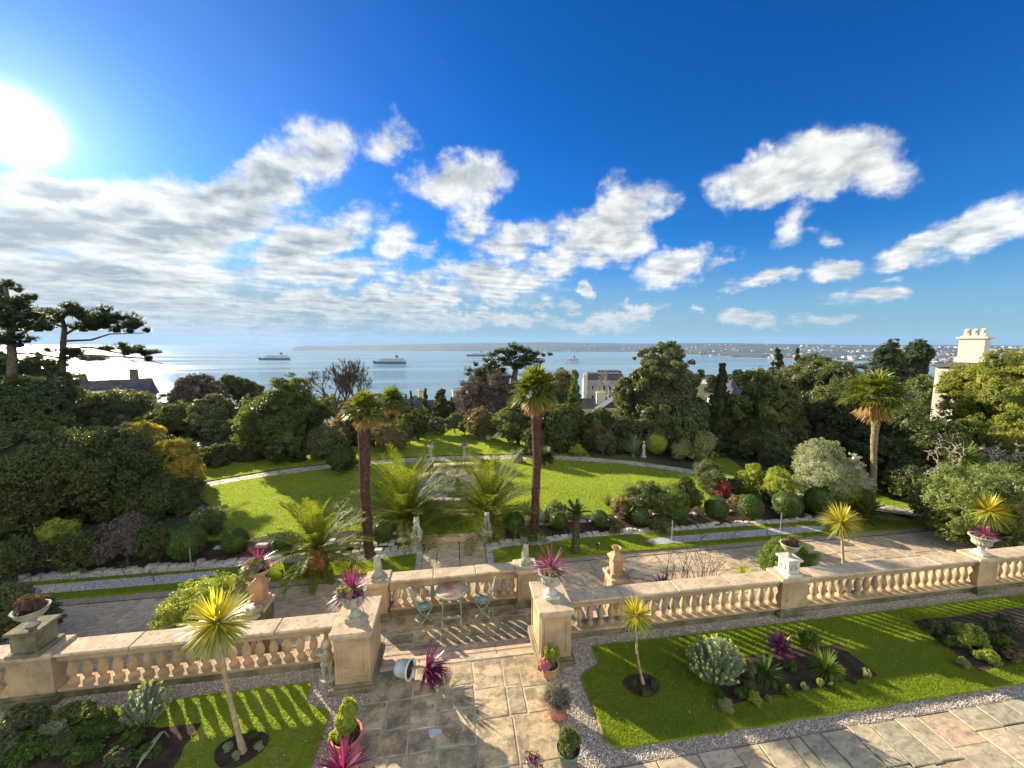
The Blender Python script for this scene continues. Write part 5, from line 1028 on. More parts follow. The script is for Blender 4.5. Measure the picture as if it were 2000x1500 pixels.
sword('bright sword leaved cordyline clump above the clipped balls', 1462, 962, .85, 90, 'cordg', 5, zmin=-.1, w=.06); sword('small yellow green strappy plant right of the clipped ball', 1490, 975, .45, 60, 'lime', 6, w=.04)
sword('small spiky green plant behind the clipped ball by the right trunk', 1028, 1000, .55, 60, 'conif', 8, zmin=.1); sword('yellowish reedy clump right of the ivy trunk', 1188, 990, .5, 100, 'olive', 9, zmin=.6, w=.02)
sword('purple cordyline seedling rising behind the long balustrade', 1296, 1146, .40, 50, 'deepp', 21, LZ, .3, .03); sword('grassy green clump behind the balustrade left of the white pedestal', 1452, 1128, .45, 70, 'lime', 22, LZ, .2, .02); sword('tiny tuft of grass behind the balustrade below the golden cordyline', 1630, 1118, .28, 50, 'olive', 23, LZ, .2, .015)
# cactus columns
b = P(1075, 1030, MZ - .15); t = thing('cactus_clump', 'clump of pale columnar cacti beside the right tall trunk', 'cactus', b); rng = np.random.default_rng(4)
for k in range(11):
    x, y = rng.uniform(-.45, .55), rng.uniform(-.25, .35); h = rng.uniform(.35, .75); mb = MB(); lathe(mb, [(.045, 0), (.06, h * .3), (.055, h * .85), (.02, h)], 24, (x, y, 0), mod=lambda z, th: 1 + .12 * np.cos(8 * th)); mb.build('column', LM['spurge'], t)
# ------------------------------------------------------------------ loose shrubs
def shrub(label, u, vt, vb, wpx, key, seed, z=MZ, n=2500, sz=.07, nl=12, asp=.5, name='shrub', cat='shrub', group=None, dz=0, Y=None, stem=True, rough=.18, core=True, lob=.42):
    if Y is None: b = P(u, vb, z)
    else: b = A(u, vb, Y); b[2] = z
    Yd = depth(b); zt = topz(b, vt) - z; r = wpx / 2 * Yd / FPX; h = max(zt, .15) / 2; t = thing(name, label, cat, b, 0, group)
    mb = MB(); crown(mb, (0, 0, zt - h * .98), (r, r * .85, h * .95), nl, n, sz, seed, 0, asp, core, lob, rough=rough); mb.build('foliage', LM[key], t)
    if stem: mb = MB(); limb_tree(mb, (0, 0, -.1), max(.15, zt * .6), .03 + r * .03, seed, 4); mb.build('stem', M_bark, t)
    return t
S = [  # label,u,vtop,vbot,w,key,z,n,size
 ('wide yellow green bush dome between the left balustrade and the lower terrace', 418, 1132, 1232, 190, 'lime', LZ, 5000, .045), ('loose green bush on the lower terrace behind the white pedestal', 1537, 1055, 1138, 115, 'bright', LZ, 3800, .05), ('glossy camellia bush at the left edge behind the balustrade', 28, 1150, 1275, 150, 'holm', LZ, 5000, .06),
 ('round olive green bush left of the big dark bush', 1262, 940, 1012, 110, 'olive', MZ - .1, 4200, .05), ('olive green bush touching the big dark bush', 1308, 946, 1015, 85, 'bright', MZ - .1, 3200, .05), ('big dark glossy bush behind the clipped balls', 1340, 932, 1010, 70, 'dark', MZ - .1, 4200, .05),
 ('twiggy brown leaved bush at the left of the olive bushes', 1215, 965, 1015, 45, 'bronze', MZ - .1, 900, .05), ('feathery yellow green bush near the right tall trunk', 1085, 978, 1020, 55, 'olive', MZ - .1, 1600, .04), ('pale feathery seedling bush in front of the lawn', 1120, 990, 1020, 40, 'trail', MZ - .1, 700, .04),
 ('rounded yellow green hebe beside the path bend', 1380, 898, 945, 58, 'olive', MZ, 2600, .06), ('loose grey green bush below the hebe', 1395, 915, 962, 60, 'holm', MZ, 1800, .06), ('wine red barberry above the clipped balls', 1412, 938, 972, 34, 'red', MZ, 1300, .045), ('dark green bush right of the barberry', 1432, 928, 968, 40, 'dark', MZ, 1300, .06),
 ('bright yellow and green spotted laurel', 1516, 913, 985, 70, 'lime', MZ, 2800, .06), ('dark green lower half of the laurel bed', 1520, 948, 985, 66, 'dark', MZ, 1800, .06), ('pale lime bush behind the laurel', 1470, 905, 955, 55, 'lime', MZ, 1700, .06),
 ('large silvery round willow-leaved bush at the right', 1598, 858, 985, 140, 'silver', MZ, 5000, .07), ('pale flowering hydrangea beside the silvery bush', 1660, 885, 985, 70, 'white', MZ, 1500, .06), ('ferny yellow green shrub between the last two clipped balls', 1640, 945, 1000, 60, 'lime', MZ, 1500, .05),
 ('small tree with cream variegated leaves at the path fork', 1374, 842, 902, 62, 'trail', MZ, 1500, .09), ('pale spreading shrub behind the path fork', 1335, 858, 900, 55, 'trail', MZ, 1500, .08), ('bushy rhododendron beyond the square cut shrub', 1162, 820, 880, 50, 'bronze', MZ, 1800, .09), ('red leaved pieris beside the square cut shrub', 1188, 817, 870, 32, 'red', MZ, 1100, .08),
 ('low yellow green groundcover mound before the square cut shrub', 1128, 868, 890, 36, 'lime', MZ, 900, .06), ('reddish topped rhododendron behind the stone lady', 940, 797, 862, 68, 'bronze', MZ, 3600, .12), ('tall dark green shrub right of the stone lady', 1000, 790, 872, 85, 'olive', MZ, 3600, .12), ('dark clipped shrub behind the yucca ball', 1040, 835, 890, 50, 'holm', MZ, 1800, .1),
 ('big light green rhododendron left of the golden ball trees', 1325, 795, 885, 66, 'trail', MZ, 3600, .10), ('strappy bronze flax bed across the lawn left of the small cordyline', 757, 828, 885, 75, 'bronze', MZ, 3000, .10), ('olive hedge end at the back left of the flax bed', 800, 826, 868, 30, 'olive', MZ, 1100, .10),
 ('dark hedge closing the lawn at the back left', 815, 800, 858, 60, 'dark', MZ, 2600, .13), ('pale leaved bush at the back of the lawn opening', 852, 815, 850, 40, 'holm', MZ, 1500, .13), ('pair of feathery shrubs beside the far opening', 888, 808, 846, 48, 'holm', MZ, 1500, .12), ('small bush behind the far seat statue', 907, 820, 852, 26, 'olive', MZ, 800, .1),
 ('gold variegated shrub in the shade below the big left tree', 118, 1010, 1075, 70, 'lime', MZ, 1200, .06), ('shaded brown bush in the left border', 250, 1010, 1095, 110, 'twig', MZ, 2600, .08), ('dark shaded bush at the left beside the rose bed', 165, 1040, 1110, 90, 'dark', MZ, 2200, .08), ('dark shrub left of the clipped balls in the shade', 310, 1020, 1090, 80, 'dark', MZ, 2200, .08), ('shaded bush at the far left edge above the terrace', 30, 1060, 1130, 110, 'dark', MZ, 2200, .08),
 ('grey green sprawling bush in shade above the clipped ball', 405, 990, 1052, 70, 'holm', MZ - .1, 1800, .06), ('small olive bush beside the lawn corner', 372, 968, 1000, 34, 'dark', MZ, 700, .08), ('low rockery cushion between the lion and the clipped ball', 785, 1024, 1046, 42, 'holm', MZ - .2, 900, .04), ('low rockery plants left of the ivy trunk', 1200, 1012, 1040, 44, 'bronze', MZ - .2, 700, .04), ('rockery creeper under the clipped balls', 1290, 1012, 1035, 60, 'olive', MZ - .2, 900, .04), ('brown dry perennials below the spotted laurel', 1440, 965, 990, 50, 'bronze', MZ, 600, .05)]
for k, (lab, u, vt, vb, w, key, z, n, sz) in enumerate(S): shrub(lab, u, vt, vb, w, key, 100 + k, z, n, sz)
# dry stalks behind the long balustrade
b = P(1352, 1150, LZ); t = thing('dry_perennial', 'tangle of dry brown stalks behind the long balustrade', 'dry stalks', b); mb = MB(); rng = np.random.default_rng(3)
for k in range(34):
    x = rng.uniform(-.9, .8); h = rng.uniform(.7, 1.5); l = rng.normal() * .35; tube(mb, [(x, 0, 0), (x + l * .3, rng.normal() * .1, h * .5), (x + l, rng.normal() * .2, h)], [.010, .008, .005], 3, cap=False)
    for q in range(4): f = rng.uniform(.4, 1); tube(mb, [(x + l * f, 0, h * f), (x + l * f + rng.normal() * .14, rng.normal() * .1, h * f + .14)], .003, 3, cap=False)
mb.build('stalks', M_bark, t)
# ------------------------------------------------------------------ near beds
def spurge(label, loc, r, h, n, seed, flowers=True, lean=(0, 0)):
    t = thing('spurge', label, 'euphorbia', loc, 0, 'euphorbias in the near beds'); rng = np.random.default_rng(seed); mb = MB(); mf = MB()
    for k in range(n):
        a = rng.uniform(0, 6.28); q = math.sqrt(rng.random()); e = np.array([r * q * math.cos(a) + lean[0], r * .8 * q * math.sin(a) + lean[1], h * (1.05 - .55 * q * q) * rng.uniform(.8, 1.05)]); s = e * [.25, .25, 0] ; L0 = np.linalg.norm(e - s)
        tube(mb, [s, s * .4 + e * .6 - [0, 0, .02], e], [.008, .007, .006], 4, 0, cap=False)
        m_ = 90; f = rng.uniform(.35, 1.0, m_); c = s * (1 - f[:, None]) + e * f[:, None]; aa = rng.uniform(0, 6.28, m_); ax = unit(e - s); u1 = unit(np.cross(ax, [1, .2, 0])); u2 = np.cross(ax, u1); dd = unit(u1 * np.cos(aa)[:, None] + u2 * np.sin(aa)[:, None] + ax * .55); straps(mb, c, dd, (.048 if h > .65 else .040) * (1.15 - .4 * f), .011, .1, 2)
        if flowers and rng.random() < .55: d = rdirs(rng, 14, .0, 1); leaves(mf, e + d * .018, d, .022, .9, rng)
    if mf.n: V_ = np.concatenate(mf.v); mb.add(V_, np.arange(len(V_)).reshape(-1, 4), 1)
    mb.build('leaves', [LM['spurge'], LM['spurgef']], t)
spurge('large blue green euphorbia with lime flower tips in the right bed', P(1395, 1326, .05), .50, .70, 190, 1); spurge('silvery euphorbia with upright stems in the left bed', P(282, 1412, .05), .33, .60, 62, 2, True, (.06, 0))
def nb(label, u, v, key, rad, n, sz, seed, asp=.5, name='bed_shrub', cat='shrub'): return mound(name, label, cat, P(u, v, .05), rad, n, sz, key, seed, 7, asp)
cordyline('purple pink cordyline in the middle of the right bed', P(1524, 1282, .05) + [0, 0, .2], .27, 90, 41, 'deepp', .022, -.3, k2='purple')
sword('bright strappy agapanthus at the far side of the right bed', 1612, 1312, .36, 170, 'bright', 31, .05, .25, .016, 'agapanthus', 'agapanthus', 1.0); sword('darker strappy clump below the purple cordyline', 1495, 1320, .34, 190, 'box', 32, .05, .2, .012, 'agapanthus', 'agapanthus', 1.0)
nb('green leafy bush behind the agapanthus at the back of the right bed', 1580, 1262, 'bright', (.20, .16, .17), 900, .05, 1); nb('yellowish green fern-like bush between euphorbia and strappy clump', 1462, 1318, 'olive', (.15, .14, .15), 800, .045, 2); nb('pale edged small bush at the front corner of the right bed', 1420, 1385, 'trail', (.12, .10, .08), 500, .03, 3); nb('yellow variegated small bush along the front of the right bed', 1473, 1375, 'lime', (.09, .09, .11), 420, .032, 4)
nb('small grass green tuft in the middle front of the right bed', 1537, 1358, 'bright', (.09, .08, .09), 380, .03, 5, .25); nb('little yellow green tuft below the agapanthus', 1600, 1338, 'lime', (.07, .06, .06), 260, .028, 6); nb('small bush with yellow tips at the right of the agapanthus', 1642, 1318, 'lime', (.08, .07, .08), 320, .028, 7); nb('little pale shrub at the right corner of the right bed', 1694, 1322, 'trail', (.09, .08, .07), 300, .028, 8); nb('dark low clump between euphorbia and yellow bush', 1448, 1362, 'box', (.12, .11, .09), 500, .03, 9)
nb('grey lavender-like bush at the near side of the far right bed', 1825, 1232, 'holm', (.22, .2, .13), 800, .05, 11); nb('tall yellow green bush in the far right bed', 1893, 1262, 'lime', (.30, .22, .22), 1300, .05, 12); nb('low yellow bush at the front of the far right bed', 1925, 1290, 'lime', (.20, .16, .10), 700, .045, 13); nb('grey green clump at the back of the far right bed', 1960, 1230, 'holm', (.30, .22, .14), 900, .05, 14); nb('dull bronze clump at the right edge of the far right bed', 1985, 1285, 'bronze', (.25, .2, .09), 700, .045, 15)
for k, (u, v, r) in enumerate([(1237, 1335, .085), (1278, 1338, .10), (1262, 1357, .09)]): nb(['grey cushion plant left of the slim cordyline trunk', 'grey cushion plant right of the slim cordyline trunk', 'grey cushion plant in front of the slim cordyline trunk'][k], u, v, 'holm', (r, r * .8, .045), 420, .022, 20 + k, name='cushion_plant')
for k, (u, v, r) in enumerate([(445, 1462, .085), (492, 1440, .09), (505, 1462, .07), (462, 1480, .06)]): nb(['grey cushion plant left of the leaning cordyline trunk', 'dark cushion plant behind the leaning cordyline trunk', 'grey cushion plant right of the leaning cordyline trunk', 'small cushion plant in front of the leaning cordyline trunk'][k], u, v, 'spurge' if k != 1 else 'dark', (r, r * .8, .05), 420, .022, 25 + k, name='cushion_plant')
nb('glossy shrub with pale tips at the bottom left corner', 62, 1478, 'box', (.26, .20, .15), 900, .05, 31); nb('gold brown leafy bush beside the glossy shrub', 128, 1470, 'olive', (.20, .17, .18), 1000, .035, 32, .35); nb('dark feathery bush in the middle of the left bed', 195, 1440, 'box', (.26, .22, .13), 1100, .04, 33, .3); nb('glossy white flecked shrub below the silvery euphorbia', 235, 1490, 'holm', (.16, .14, .12), 700, .04, 34); nb('deep green low growth at the left side of the left bed', 40, 1420, 'holm', (.40, .25, .12), 1400, .05, 35); nb('deep green low growth at the back of the left bed', 150, 1405, 'olive', (.36, .20, .09), 1400, .05, 36); nb('small gold tipped bush at the back of the left bed', 45, 1392, 'lime', (.06, .05, .09), 200, .03, 37)
b = P(318, 1450, .05); t = thing('broad_leaf', 'single broad pale grey green leaf arching from the left bed onto the turf', 'leaf', b); mb = MB(); straps(mb, np.array([[.0, .0, .16]]), np.array([[-.12, -.75, -.05]]), .42, .11, .25, 8, 0, side=np.array([[.9, -.2, .25]])); tube(mb, [(.02, .08, .0), (.01, .04, .12), (0, 0, .16)], .01, 5); mb.build('blade', LM['silver'], t)

for k, (u, v, key, r) in enumerate([(255, 1455, 'box', .2), (100, 1440, 'spurge', .2), (160, 1485, 'box', .22), (15, 1470, 'holm', .26), (235, 1425, 'holm', .18), (290, 1475, 'box', .14)]):
    nb(['fresh green clump right of the feathery bush in the left bed', 'grey green clump above the gold brown bush in the left bed', 'green clump at the bottom edge of the left bed', 'grey green clump cut by the lower left corner', 'grey green clump right under the silvery euphorbia', 'green clump at the turf edge beside the broad leaf'][k], u, v, key, (r, r * .8, r * .55), 1100, .045, 80 + k)

for k, (u, v, key, r) in enumerate([(1465, 1345, 'olive', .09), (1545, 1310, 'box', .11), (1570, 1345, 'spurge', .06), (1625, 1345, 'bright', .06), (1668, 1335, 'olive', .05), (1500, 1368, 'trail', .05), (1405, 1362, 'box', .08), (1850, 1262, 'box', .15), (1960, 1262, 'bright', .16), (1930, 1232, 'olive', .16), (1880, 1300, 'trail', .1)]):
    nb(['low olive clump below the fern-like bush', 'dark green clump right of the purple cordyline', 'tiny blue green clump in bare soil', 'tiny bright clump before the agapanthus', 'tiny olive clump near the right corner of the right bed', 'tiny pale tuft at the front edge of the right bed', 'dark clump below the large euphorbia', 'dark clump behind the tall yellow green bush', 'bright clump right of the tall yellow green bush', 'olive clump at the back of the far right bed', 'pale low clump at the front left of the far right bed'][k], u, v, key, (r, r * .85, r * .8), 500, .03, 120 + k)
# ------------------------------------------------------------------ trees
def nearY(v, Y):      # a trunk or skirt seen at row v on the garden plateau cannot stand farther than this
    a = math.atan((v - 750) / FPX) + PITCH; Yg = (CAMH - MZ) / math.tan(a) if a > .02 else 1e9
    return min(Y, Yg + .8) if (v >= 858 and Yg < 32) else Y
def tree(label, u, vt, vb, wpx, Y, key, seed, n=5000, sz=.18, nl=22, asp=.5, name='broadleaf_tree', lob=.36, zb=None, rough=.2, core=True, cat='tree', group=None, trunk=True, bark=None):
    Y = nearY(vb, Y) if zb is None else Y; b = A(u, vb, Y); g = float(gz(b[0], b[1])); g = max(g, MZ) if (Y < 31 and zb is None) else g; g = min(g, b[2] - .3) if zb is None else zb; zt = topz(b, vt); z0 = b[2]
    o = np.array([b[0], b[1], g]); t = thing(name, label, cat, o, 0, group); h = (zt - z0) / 2; r = wpx / 2 * Y / FPX * 1.0
    mb = MB(); crown(mb, (0, 0, z0 + h - g), (r, min(r, 4.5 + r * .4), h), nl, n, sz, seed, 0, asp, core, lob, rough=rough); mb.build('crown', LM[key], t)
    if trunk: mb = MB(); limb_tree(mb, (0, 0, -.3), max(.5, z0 + h - g), .10 + r * .05, seed, 6); mb.build('trunk', bark or M_bark, t)
    return t
def conetree(label, u, vt, vb, wpx, Y, key, seed, n=4500, sz=.18, name='conifer', tiers=9, group=None, flat=.35, top=.12, zb=None):
    Y = nearY(vb, Y); b = A(u, vb, Y); g = min(float(gz(b[0], b[1])), b[2] - .2); zt = topz(b, vt); z0 = b[2]; t = thing(name, label, 'conifer', (b[0], b[1], g), 0, group); H_ = zt - z0; r = wpx / 2 * Y / FPX; rng = np.random.default_rng(seed); mb = MB()
    tot = 0
    for k in range(tiers):
        f = k / (tiers - 1); rr = r * ((1 - f) * (1 - top) + top); zc = z0 - g + H_ * (.06 + .9 * f)
        for j in range(max(3, int(7 * (1 - f)) + 2)):
            a = rng.uniform(0, 6.28); q = rr * rng.uniform(.35, .62); crown(mb, (q * math.cos(a), q * math.sin(a), zc + rng.normal() * H_ * .02), (rr * .52, rr * .52, max(H_ / tiers * flat * 1.9, rr * .22)), 5, max(60, int(n / tiers / 5)), sz, seed * 31 + k * 9 + j, 0, .35, True, .5)
    lathe(mb, [(.02, z0 - g + H_), (r * .12, z0 - g + H_ * .8), (r * .5, z0 - g + H_ * .1)], 8); mb.build('crown', LM[key], t); mb = MB(); tube(mb, [(0, 0, -.3), (0, 0, zt - g - .1)], [.12 + r * .06, .04], 8); mb.build('trunk', M_bark, t)
T = [  # label,u,vt,vb,w,Y,key,n,size
 ('large round evergreen with pale lit rim at the left edge of the lawn', 565, 733, 898, 176, 26, 'bigev', 15000, .13), ('low dark shrub at the left foot of the round evergreen', 497, 862, 905, 60, 25, 'dark', 3000, .12), ('blue green shrub at the right foot of the round evergreen', 640, 828, 905, 80, 25.5, 'holm', 3000, .12),
 ('bronze leaved small tree left of the tall palm head', 690, 782, 868, 90, 29, 'bronze', 4200, .16), ('dark evergreen between the bronze tree and the flax bed', 735, 800, 870, 90, 31, 'dark', 4200, .16), ('dark spreading evergreen at the back left of the lawn', 790, 795, 850, 100, 36, 'dark', 4200, .18),
 ('orange brown crowned tree close behind the tall palm head', 745, 770, 815, 60, 33, 'bronze', 2200, .2), ('huge glossy evergreen shading the left border', 120, 815, 1030, 360, 17.5, 'dark', 24000, .12), ('rounded right shoulder of dark evergreen beside the golden conifer', 225, 838, 1010, 170, 18.5, 'dark', 9000, .12), ('dark undergrowth tree behind the left border', 330, 930, 1020, 130, 17.5, 'dark', 5000, .11),
 ('golden conifer with feathery tips at the left end of the lawn', 333, 858, 985, 120, 18.5, 'gold', 10000, .10), ('smaller golden conifer top above the dark evergreen', 272, 826, 880, 80, 20, 'gold', 4000, .11), ('tapering golden tip leaning out over the path end', 385, 905, 945, 34, 18.5, 'gold', 1200, .10),
 ('grey green dome right below the silhouetted gable', 262, 764, 820, 70, 40, 'holm', 2600, .2), ('dark bush below the left end of the silhouetted roof', 150, 758, 820, 60, 40, 'dark', 2600, .2),
 ('pale grey green dome in front of the silhouetted house', 215, 766, 835, 150, 30, 'holm', 6000, .16), ('dark clipped looking tree with a sunlit flat top', 352, 790, 856, 130, 29, 'dark', 8000, .14), ('purplish dark tree standing above the flat topped one', 392, 733, 850, 84, 33, 'twig', 6000, .17), ('dark tree filling the gap left of the round evergreen', 445, 800, 856, 90, 31, 'dark', 5000, .17), ('second dark tree in the gap left of the round evergreen', 420, 770, 860, 80, 36, 'holm', 4000, .2), ('dark lower bush at the back of the left lawn', 430, 872, 912, 90, 25, 'dark', 4000, .13),
 ('brown twiggy tree below the umbrella pine', 965, 722, 830, 140, 42, 'twig', 9000, .20), ('dark evergreen behind the right tall palm head', 1075, 735, 850, 90, 36, 'dark', 5000, .2), ('bronze topped evergreen right of the palm head', 1095, 722, 790, 56, 48, 'bronze', 2600, .22), ('dark evergreen under the yellow conifer', 1090, 790, 880, 120, 33, 'dark', 4500, .17), ('long dark hedge below the white chimney house', 1172, 800, 870, 110, 32, 'dark', 4200, .16), ('grey green shrub behind the pieris', 1225, 800, 880, 90, 31, 'holm', 4000, .14),
 ('great grey green holm oak above the bay', 1288, 672, 880, 178, 38, 'holm', 22000, .19), ('darker crown peeping over the holm oak', 1312, 668, 720, 46, 46, 'dark', 2000, .24), ('dense left half of the tall mixed evergreens', 1475, 722, 895, 150, 30, 'olive', 14000, .15), ('dense right half of the tall mixed evergreens', 1595, 703, 890, 190, 31, 'holm', 16000, .16), ('middle of the tall mixed evergreens, darker', 1535, 712, 870, 130, 33, 'dark', 8000, .18), ('yellowish crown rising behind the mixed evergreens', 1590, 692, 740, 60, 50, 'olive', 2600, .25),
 ('low spreading evergreen at the foot of the mixed evergreens', 1500, 810, 905, 150, 28, 'holm', 7000, .12), ('dark evergreen behind the right tall palm trunk', 1665, 742, 915, 150, 29, 'dark', 9000, .16), ('dark wood in shadow right of the palm trunk', 1775, 800, 965, 200, 23, 'dark', 10000, .14), ('dark lower shrubs in shadow at the lawn end', 1800, 880, 985, 160, 20.5, 'dark', 6000, .12),
 ('yellow green evergreen left of the white house wall', 1800, 735, 830, 90, 30, 'olive', 4500, .17), ('olive evergreen in front of the white house wall', 1905, 712, 800, 120, 21, 'willow', 6500, .12), ('tall yellow green conifer mass at the right edge', 1985, 680, 900, 210, 19, 'willow', 16000, .12), ('lower yellow green conifer mass at the right edge', 1960, 800, 960, 190, 17, 'willow', 11000, .11),
 ('big loose light green shrub at the right edge above the terrace', 1925, 910, 1075, 240, 14.2, 'airy', 12000, .085), ('sprawling left arm of the light green shrub near the path end', 1850, 960, 1050, 100, 14.8, 'airy', 3500, .08), ('dark conifer hiding the lower trunks of the left pines', 70, 738, 860, 150, 21.5, 'conif', 8000, .14),
 ('broad crown far left behind the pine trunk', 20, 668, 850, 210, 25, 'conif', 12000, .17)]
for k, (lab, u, vt, vb, w, Y, key, n, sz) in enumerate(T): tree(lab, u, vt, vb, w, Y, key, 200 + k, n, sz, nl=30 if n > 8000 else 18, lob=.30 if n > 8000 else .38)
conetree('yellow green conifer with layered boughs right of the tall palm', 1122, 726, 872, 84, 31, 'yconif', 1, 7000, .17, tiers=11); conetree('dark cone shaped conifer between the holm oak and the mixed evergreens', 1402, 716, 890, 96, 33, 'conif', 2, 7000, .18, tiers=11)
conetree('small pointed conifer on the skyline, taller of a pair', 804, 766, 820, 18, 50, 'conif', 3, 1400, .2, tiers=6, group='small pointed conifers'); conetree('small pointed conifer on the skyline, shorter of a pair', 794, 774, 820, 15, 50, 'conif', 4, 1000, .2, tiers=6, group='small pointed conifers'); conetree('narrow olive conifer against the white chimney', 832, 762, 830, 34, 46, 'conif', 5, 2200, .2, tiers=7); conetree('dark conifer right of the narrow olive one', 862, 762, 835, 60, 48, 'dark', 6, 4200, .22, tiers=7, top=.4); conetree('dark conifer standing between two white chimneys', 884, 780, 835, 34, 47, 'dark', 7, 2000, .22, tiers=6)
tree('rounded cedar on the right skyline, left of a pair', 1736, 664, 765, 64, 50, 'conif', 8, 5200, .24, 30, .35, 'cedar', .27, group='pair of cedars'); tree('rounded cedar on the right skyline, right of a pair', 1782, 664, 765, 54, 56, 'conif', 9, 5000, .26, 30, .35, 'cedar', .27, group='pair of cedars')
conetree('dark conifer top on the skyline above the mixed evergreens', 1516, 684, 740, 36, 60, 'pine', 10, 1800, .3, tiers=5, top=.35); conetree('slim dark conifer top right of the first above the mixed evergreens', 1554, 684, 740, 24, 60, 'pine', 11, 1400, .3, tiers=6, top=.2)
# ---- pines with flat pads of needles on long limbs
def needles(mb, c, r, n, sz, seed, m=0):
    rng = np.random.default_rng(seed); nc = max(10, int(n / 18)); d = rdirs(rng, nc, -.25, 1); cc = np.array(c) + d * np.array(r) * rng.uniform(.4, 1.0, (nc, 1))
    for q in cc: dd = rdirs(rng, 26, -.2, 1); straps(mb, q + dd * .01, dd, sz * rng.uniform(.7, 1.1, 26), sz * .16, .05, 1, m, tip=.3)
    sphere(mb, c, np.array(r) * [.5, .5, .4], 10, 6, m, .3, 3, seed, False)
def pine(label, Y, trunk, limbs, pads, sz, seed, r0, n=260, key='pine', name='pine_tree', extra=None):
    pts = [A(u, v, Y) for u, v in trunk]; g = min(float(gz(pts[0][0], pts[0][1])), pts[0][2]); o = np.array([pts[0][0], pts[0][1], g]); t = thing(name, label, 'pine', o); s = Y / FPX; rng = np.random.default_rng(seed)
    right = np.array([math.cos(YAW), -math.sin(YAW), 0]); fw = np.array([math.sin(YAW), math.cos(YAW), 0])
    mb = MB(); p = [np.array([0, 0, -.3])] + [q - o for q in pts]; tube(mb, p, np.linspace(r0 * 1.2, r0 * .35, len(p)), 10)
    for lb in limbs:
        off = rng.uniform(-1, 1) * 1.2; q = [A(u, v, Y) - o + fw * off * (i / max(1, len(lb) - 1)) for i, (u, v) in enumerate(lb)]; tube(mb, q, np.linspace(r0 * .34, r0 * .10, len(q)), 6, cap=False)
    mb.build('trunk', M_bark, t); mb = MB()
    for (u, v, wu, hv) in pads:
        c = A(u, v, Y) - o; k_ = max(1, int(wu / 10))
        for j in range(k_ * 2): needles(mb, c + right * rng.uniform(-1, 1) * wu * s * .8 + fw * rng.uniform(-1, 1) * wu * s * .6 + np.array([0, 0, rng.uniform(-1, 1) * hv * s * .5]), (wu * s * .36, wu * s * .36, hv * s * .55), n, sz, int(rng.integers(1e6)))
    mb.build('crown', LM[key], t)
pine('tall leaning pine with long level limbs over the bright sea', 26, [(118, 830), (121, 740), (122, 690), (126, 640), (118, 610)],
     [[(124, 666), (170, 664), (200, 652), (260, 650)], [(122, 690), (190, 695), (260, 700), (300, 712)], [(124, 655), (150, 640), (215, 640)], [(120, 700), (80, 690), (50, 700)], [(126, 640), (90, 620), (40, 625)], [(122, 682), (180, 678), (240, 690), (270, 705)]],
     [(150, 612, 44, 20), (185, 622, 44, 22), (215, 630, 44, 20), (250, 640, 34, 16), (272, 648, 14, 8), (130, 606, 36, 16), (175, 640, 40, 12), (240, 680, 34, 7), (285, 692, 20, 9), (265, 688, 30, 8), (90, 625, 44, 18), (50, 640, 44, 16), (292, 704, 12, 10), (165, 700, 34, 9), (140, 690, 30, 8)], .26, 5, .25, 420)
pine('pine cut off by the left edge with a high dark top', 22, [(20, 800), (24, 700), (20, 620), (10, 560)], [[(28, 660), (60, 640), (95, 600)], [(26, 640), (-20, 600), (-60, 590)], [(29, 690), (70, 690), (100, 700)]], [(5, 556, 30, 20), (12, 590, 44, 24), (0, 625, 60, 26), (20, 610, 50, 20), (30, 640, 30, 12), (-40, 600, 40, 20), (-30, 680, 50, 26), (40, 665, 34, 14), (60, 640, 30, 12), (35, 585, 30, 14), (10, 660, 40, 20)], .20, 6, .26, 330)
b = A(70, 720, 24); g0 = MZ; t = thing('bare_tree', 'fine bare branches between the two pines at the left', 'tree', (b[0], b[1], g0)); mb = MB(); bare_tree(mb, (0, 0, 0), topz(b, 570) - g0, .14, 3, 6, .5, .3, .5, minr=.012); mb.build('branches', M_bark, t)
pine('umbrella pine with dark flat pads above the bay', 44, [(1000, 800), (1004, 740), (1010, 705), (1030, 690)], [[(1008, 715), (985, 705), (960, 700)], [(1010, 708), (1040, 700), (1065, 702)], [(1004, 735), (960, 740), (930, 745)], [(1006, 725), (990, 690), (980, 688)], [(1020, 698), (1035, 680), (1030, 675)]],
     [(1018, 680, 34, 12), (1040, 688, 28, 10), (1064, 697, 14, 7), (968, 692, 26, 9), (990, 688, 26, 10), (1000, 700, 30, 8), (935, 722, 30, 14), (950, 712, 26, 10), (920, 745, 22, 14), (912, 765, 16, 10), (945, 750, 32, 16), (925, 733, 26, 12), (1020, 715, 40, 12), (1005, 693, 50, 16), (985, 712, 44, 16), (960, 725, 40, 16), (940, 735, 36, 16), (1040, 705, 30, 10)], .34, 8, .45, 200)
pine('low flat spreading cedar before the right hand pair', 48, [(1690, 790), (1690, 740), (1690, 715)], [[(1690, 735), (1660, 728), (1640, 725)], [(1690, 730), (1710, 715), (1722, 706)]], [(1660, 728, 34, 7), (1690, 716, 30, 7), (1700, 738, 34, 8), (1650, 745, 34, 9)], .34, 9, .3, 180)
pine('flat topped dark tree beyond the left garden', 95, [(292, 800), (292, 770)], [[(292, 772), (275, 768)]], [(285, 766, 26, 6), (315, 775, 18, 5), (345, 764, 16, 5)], .7, 10, .4, 120)
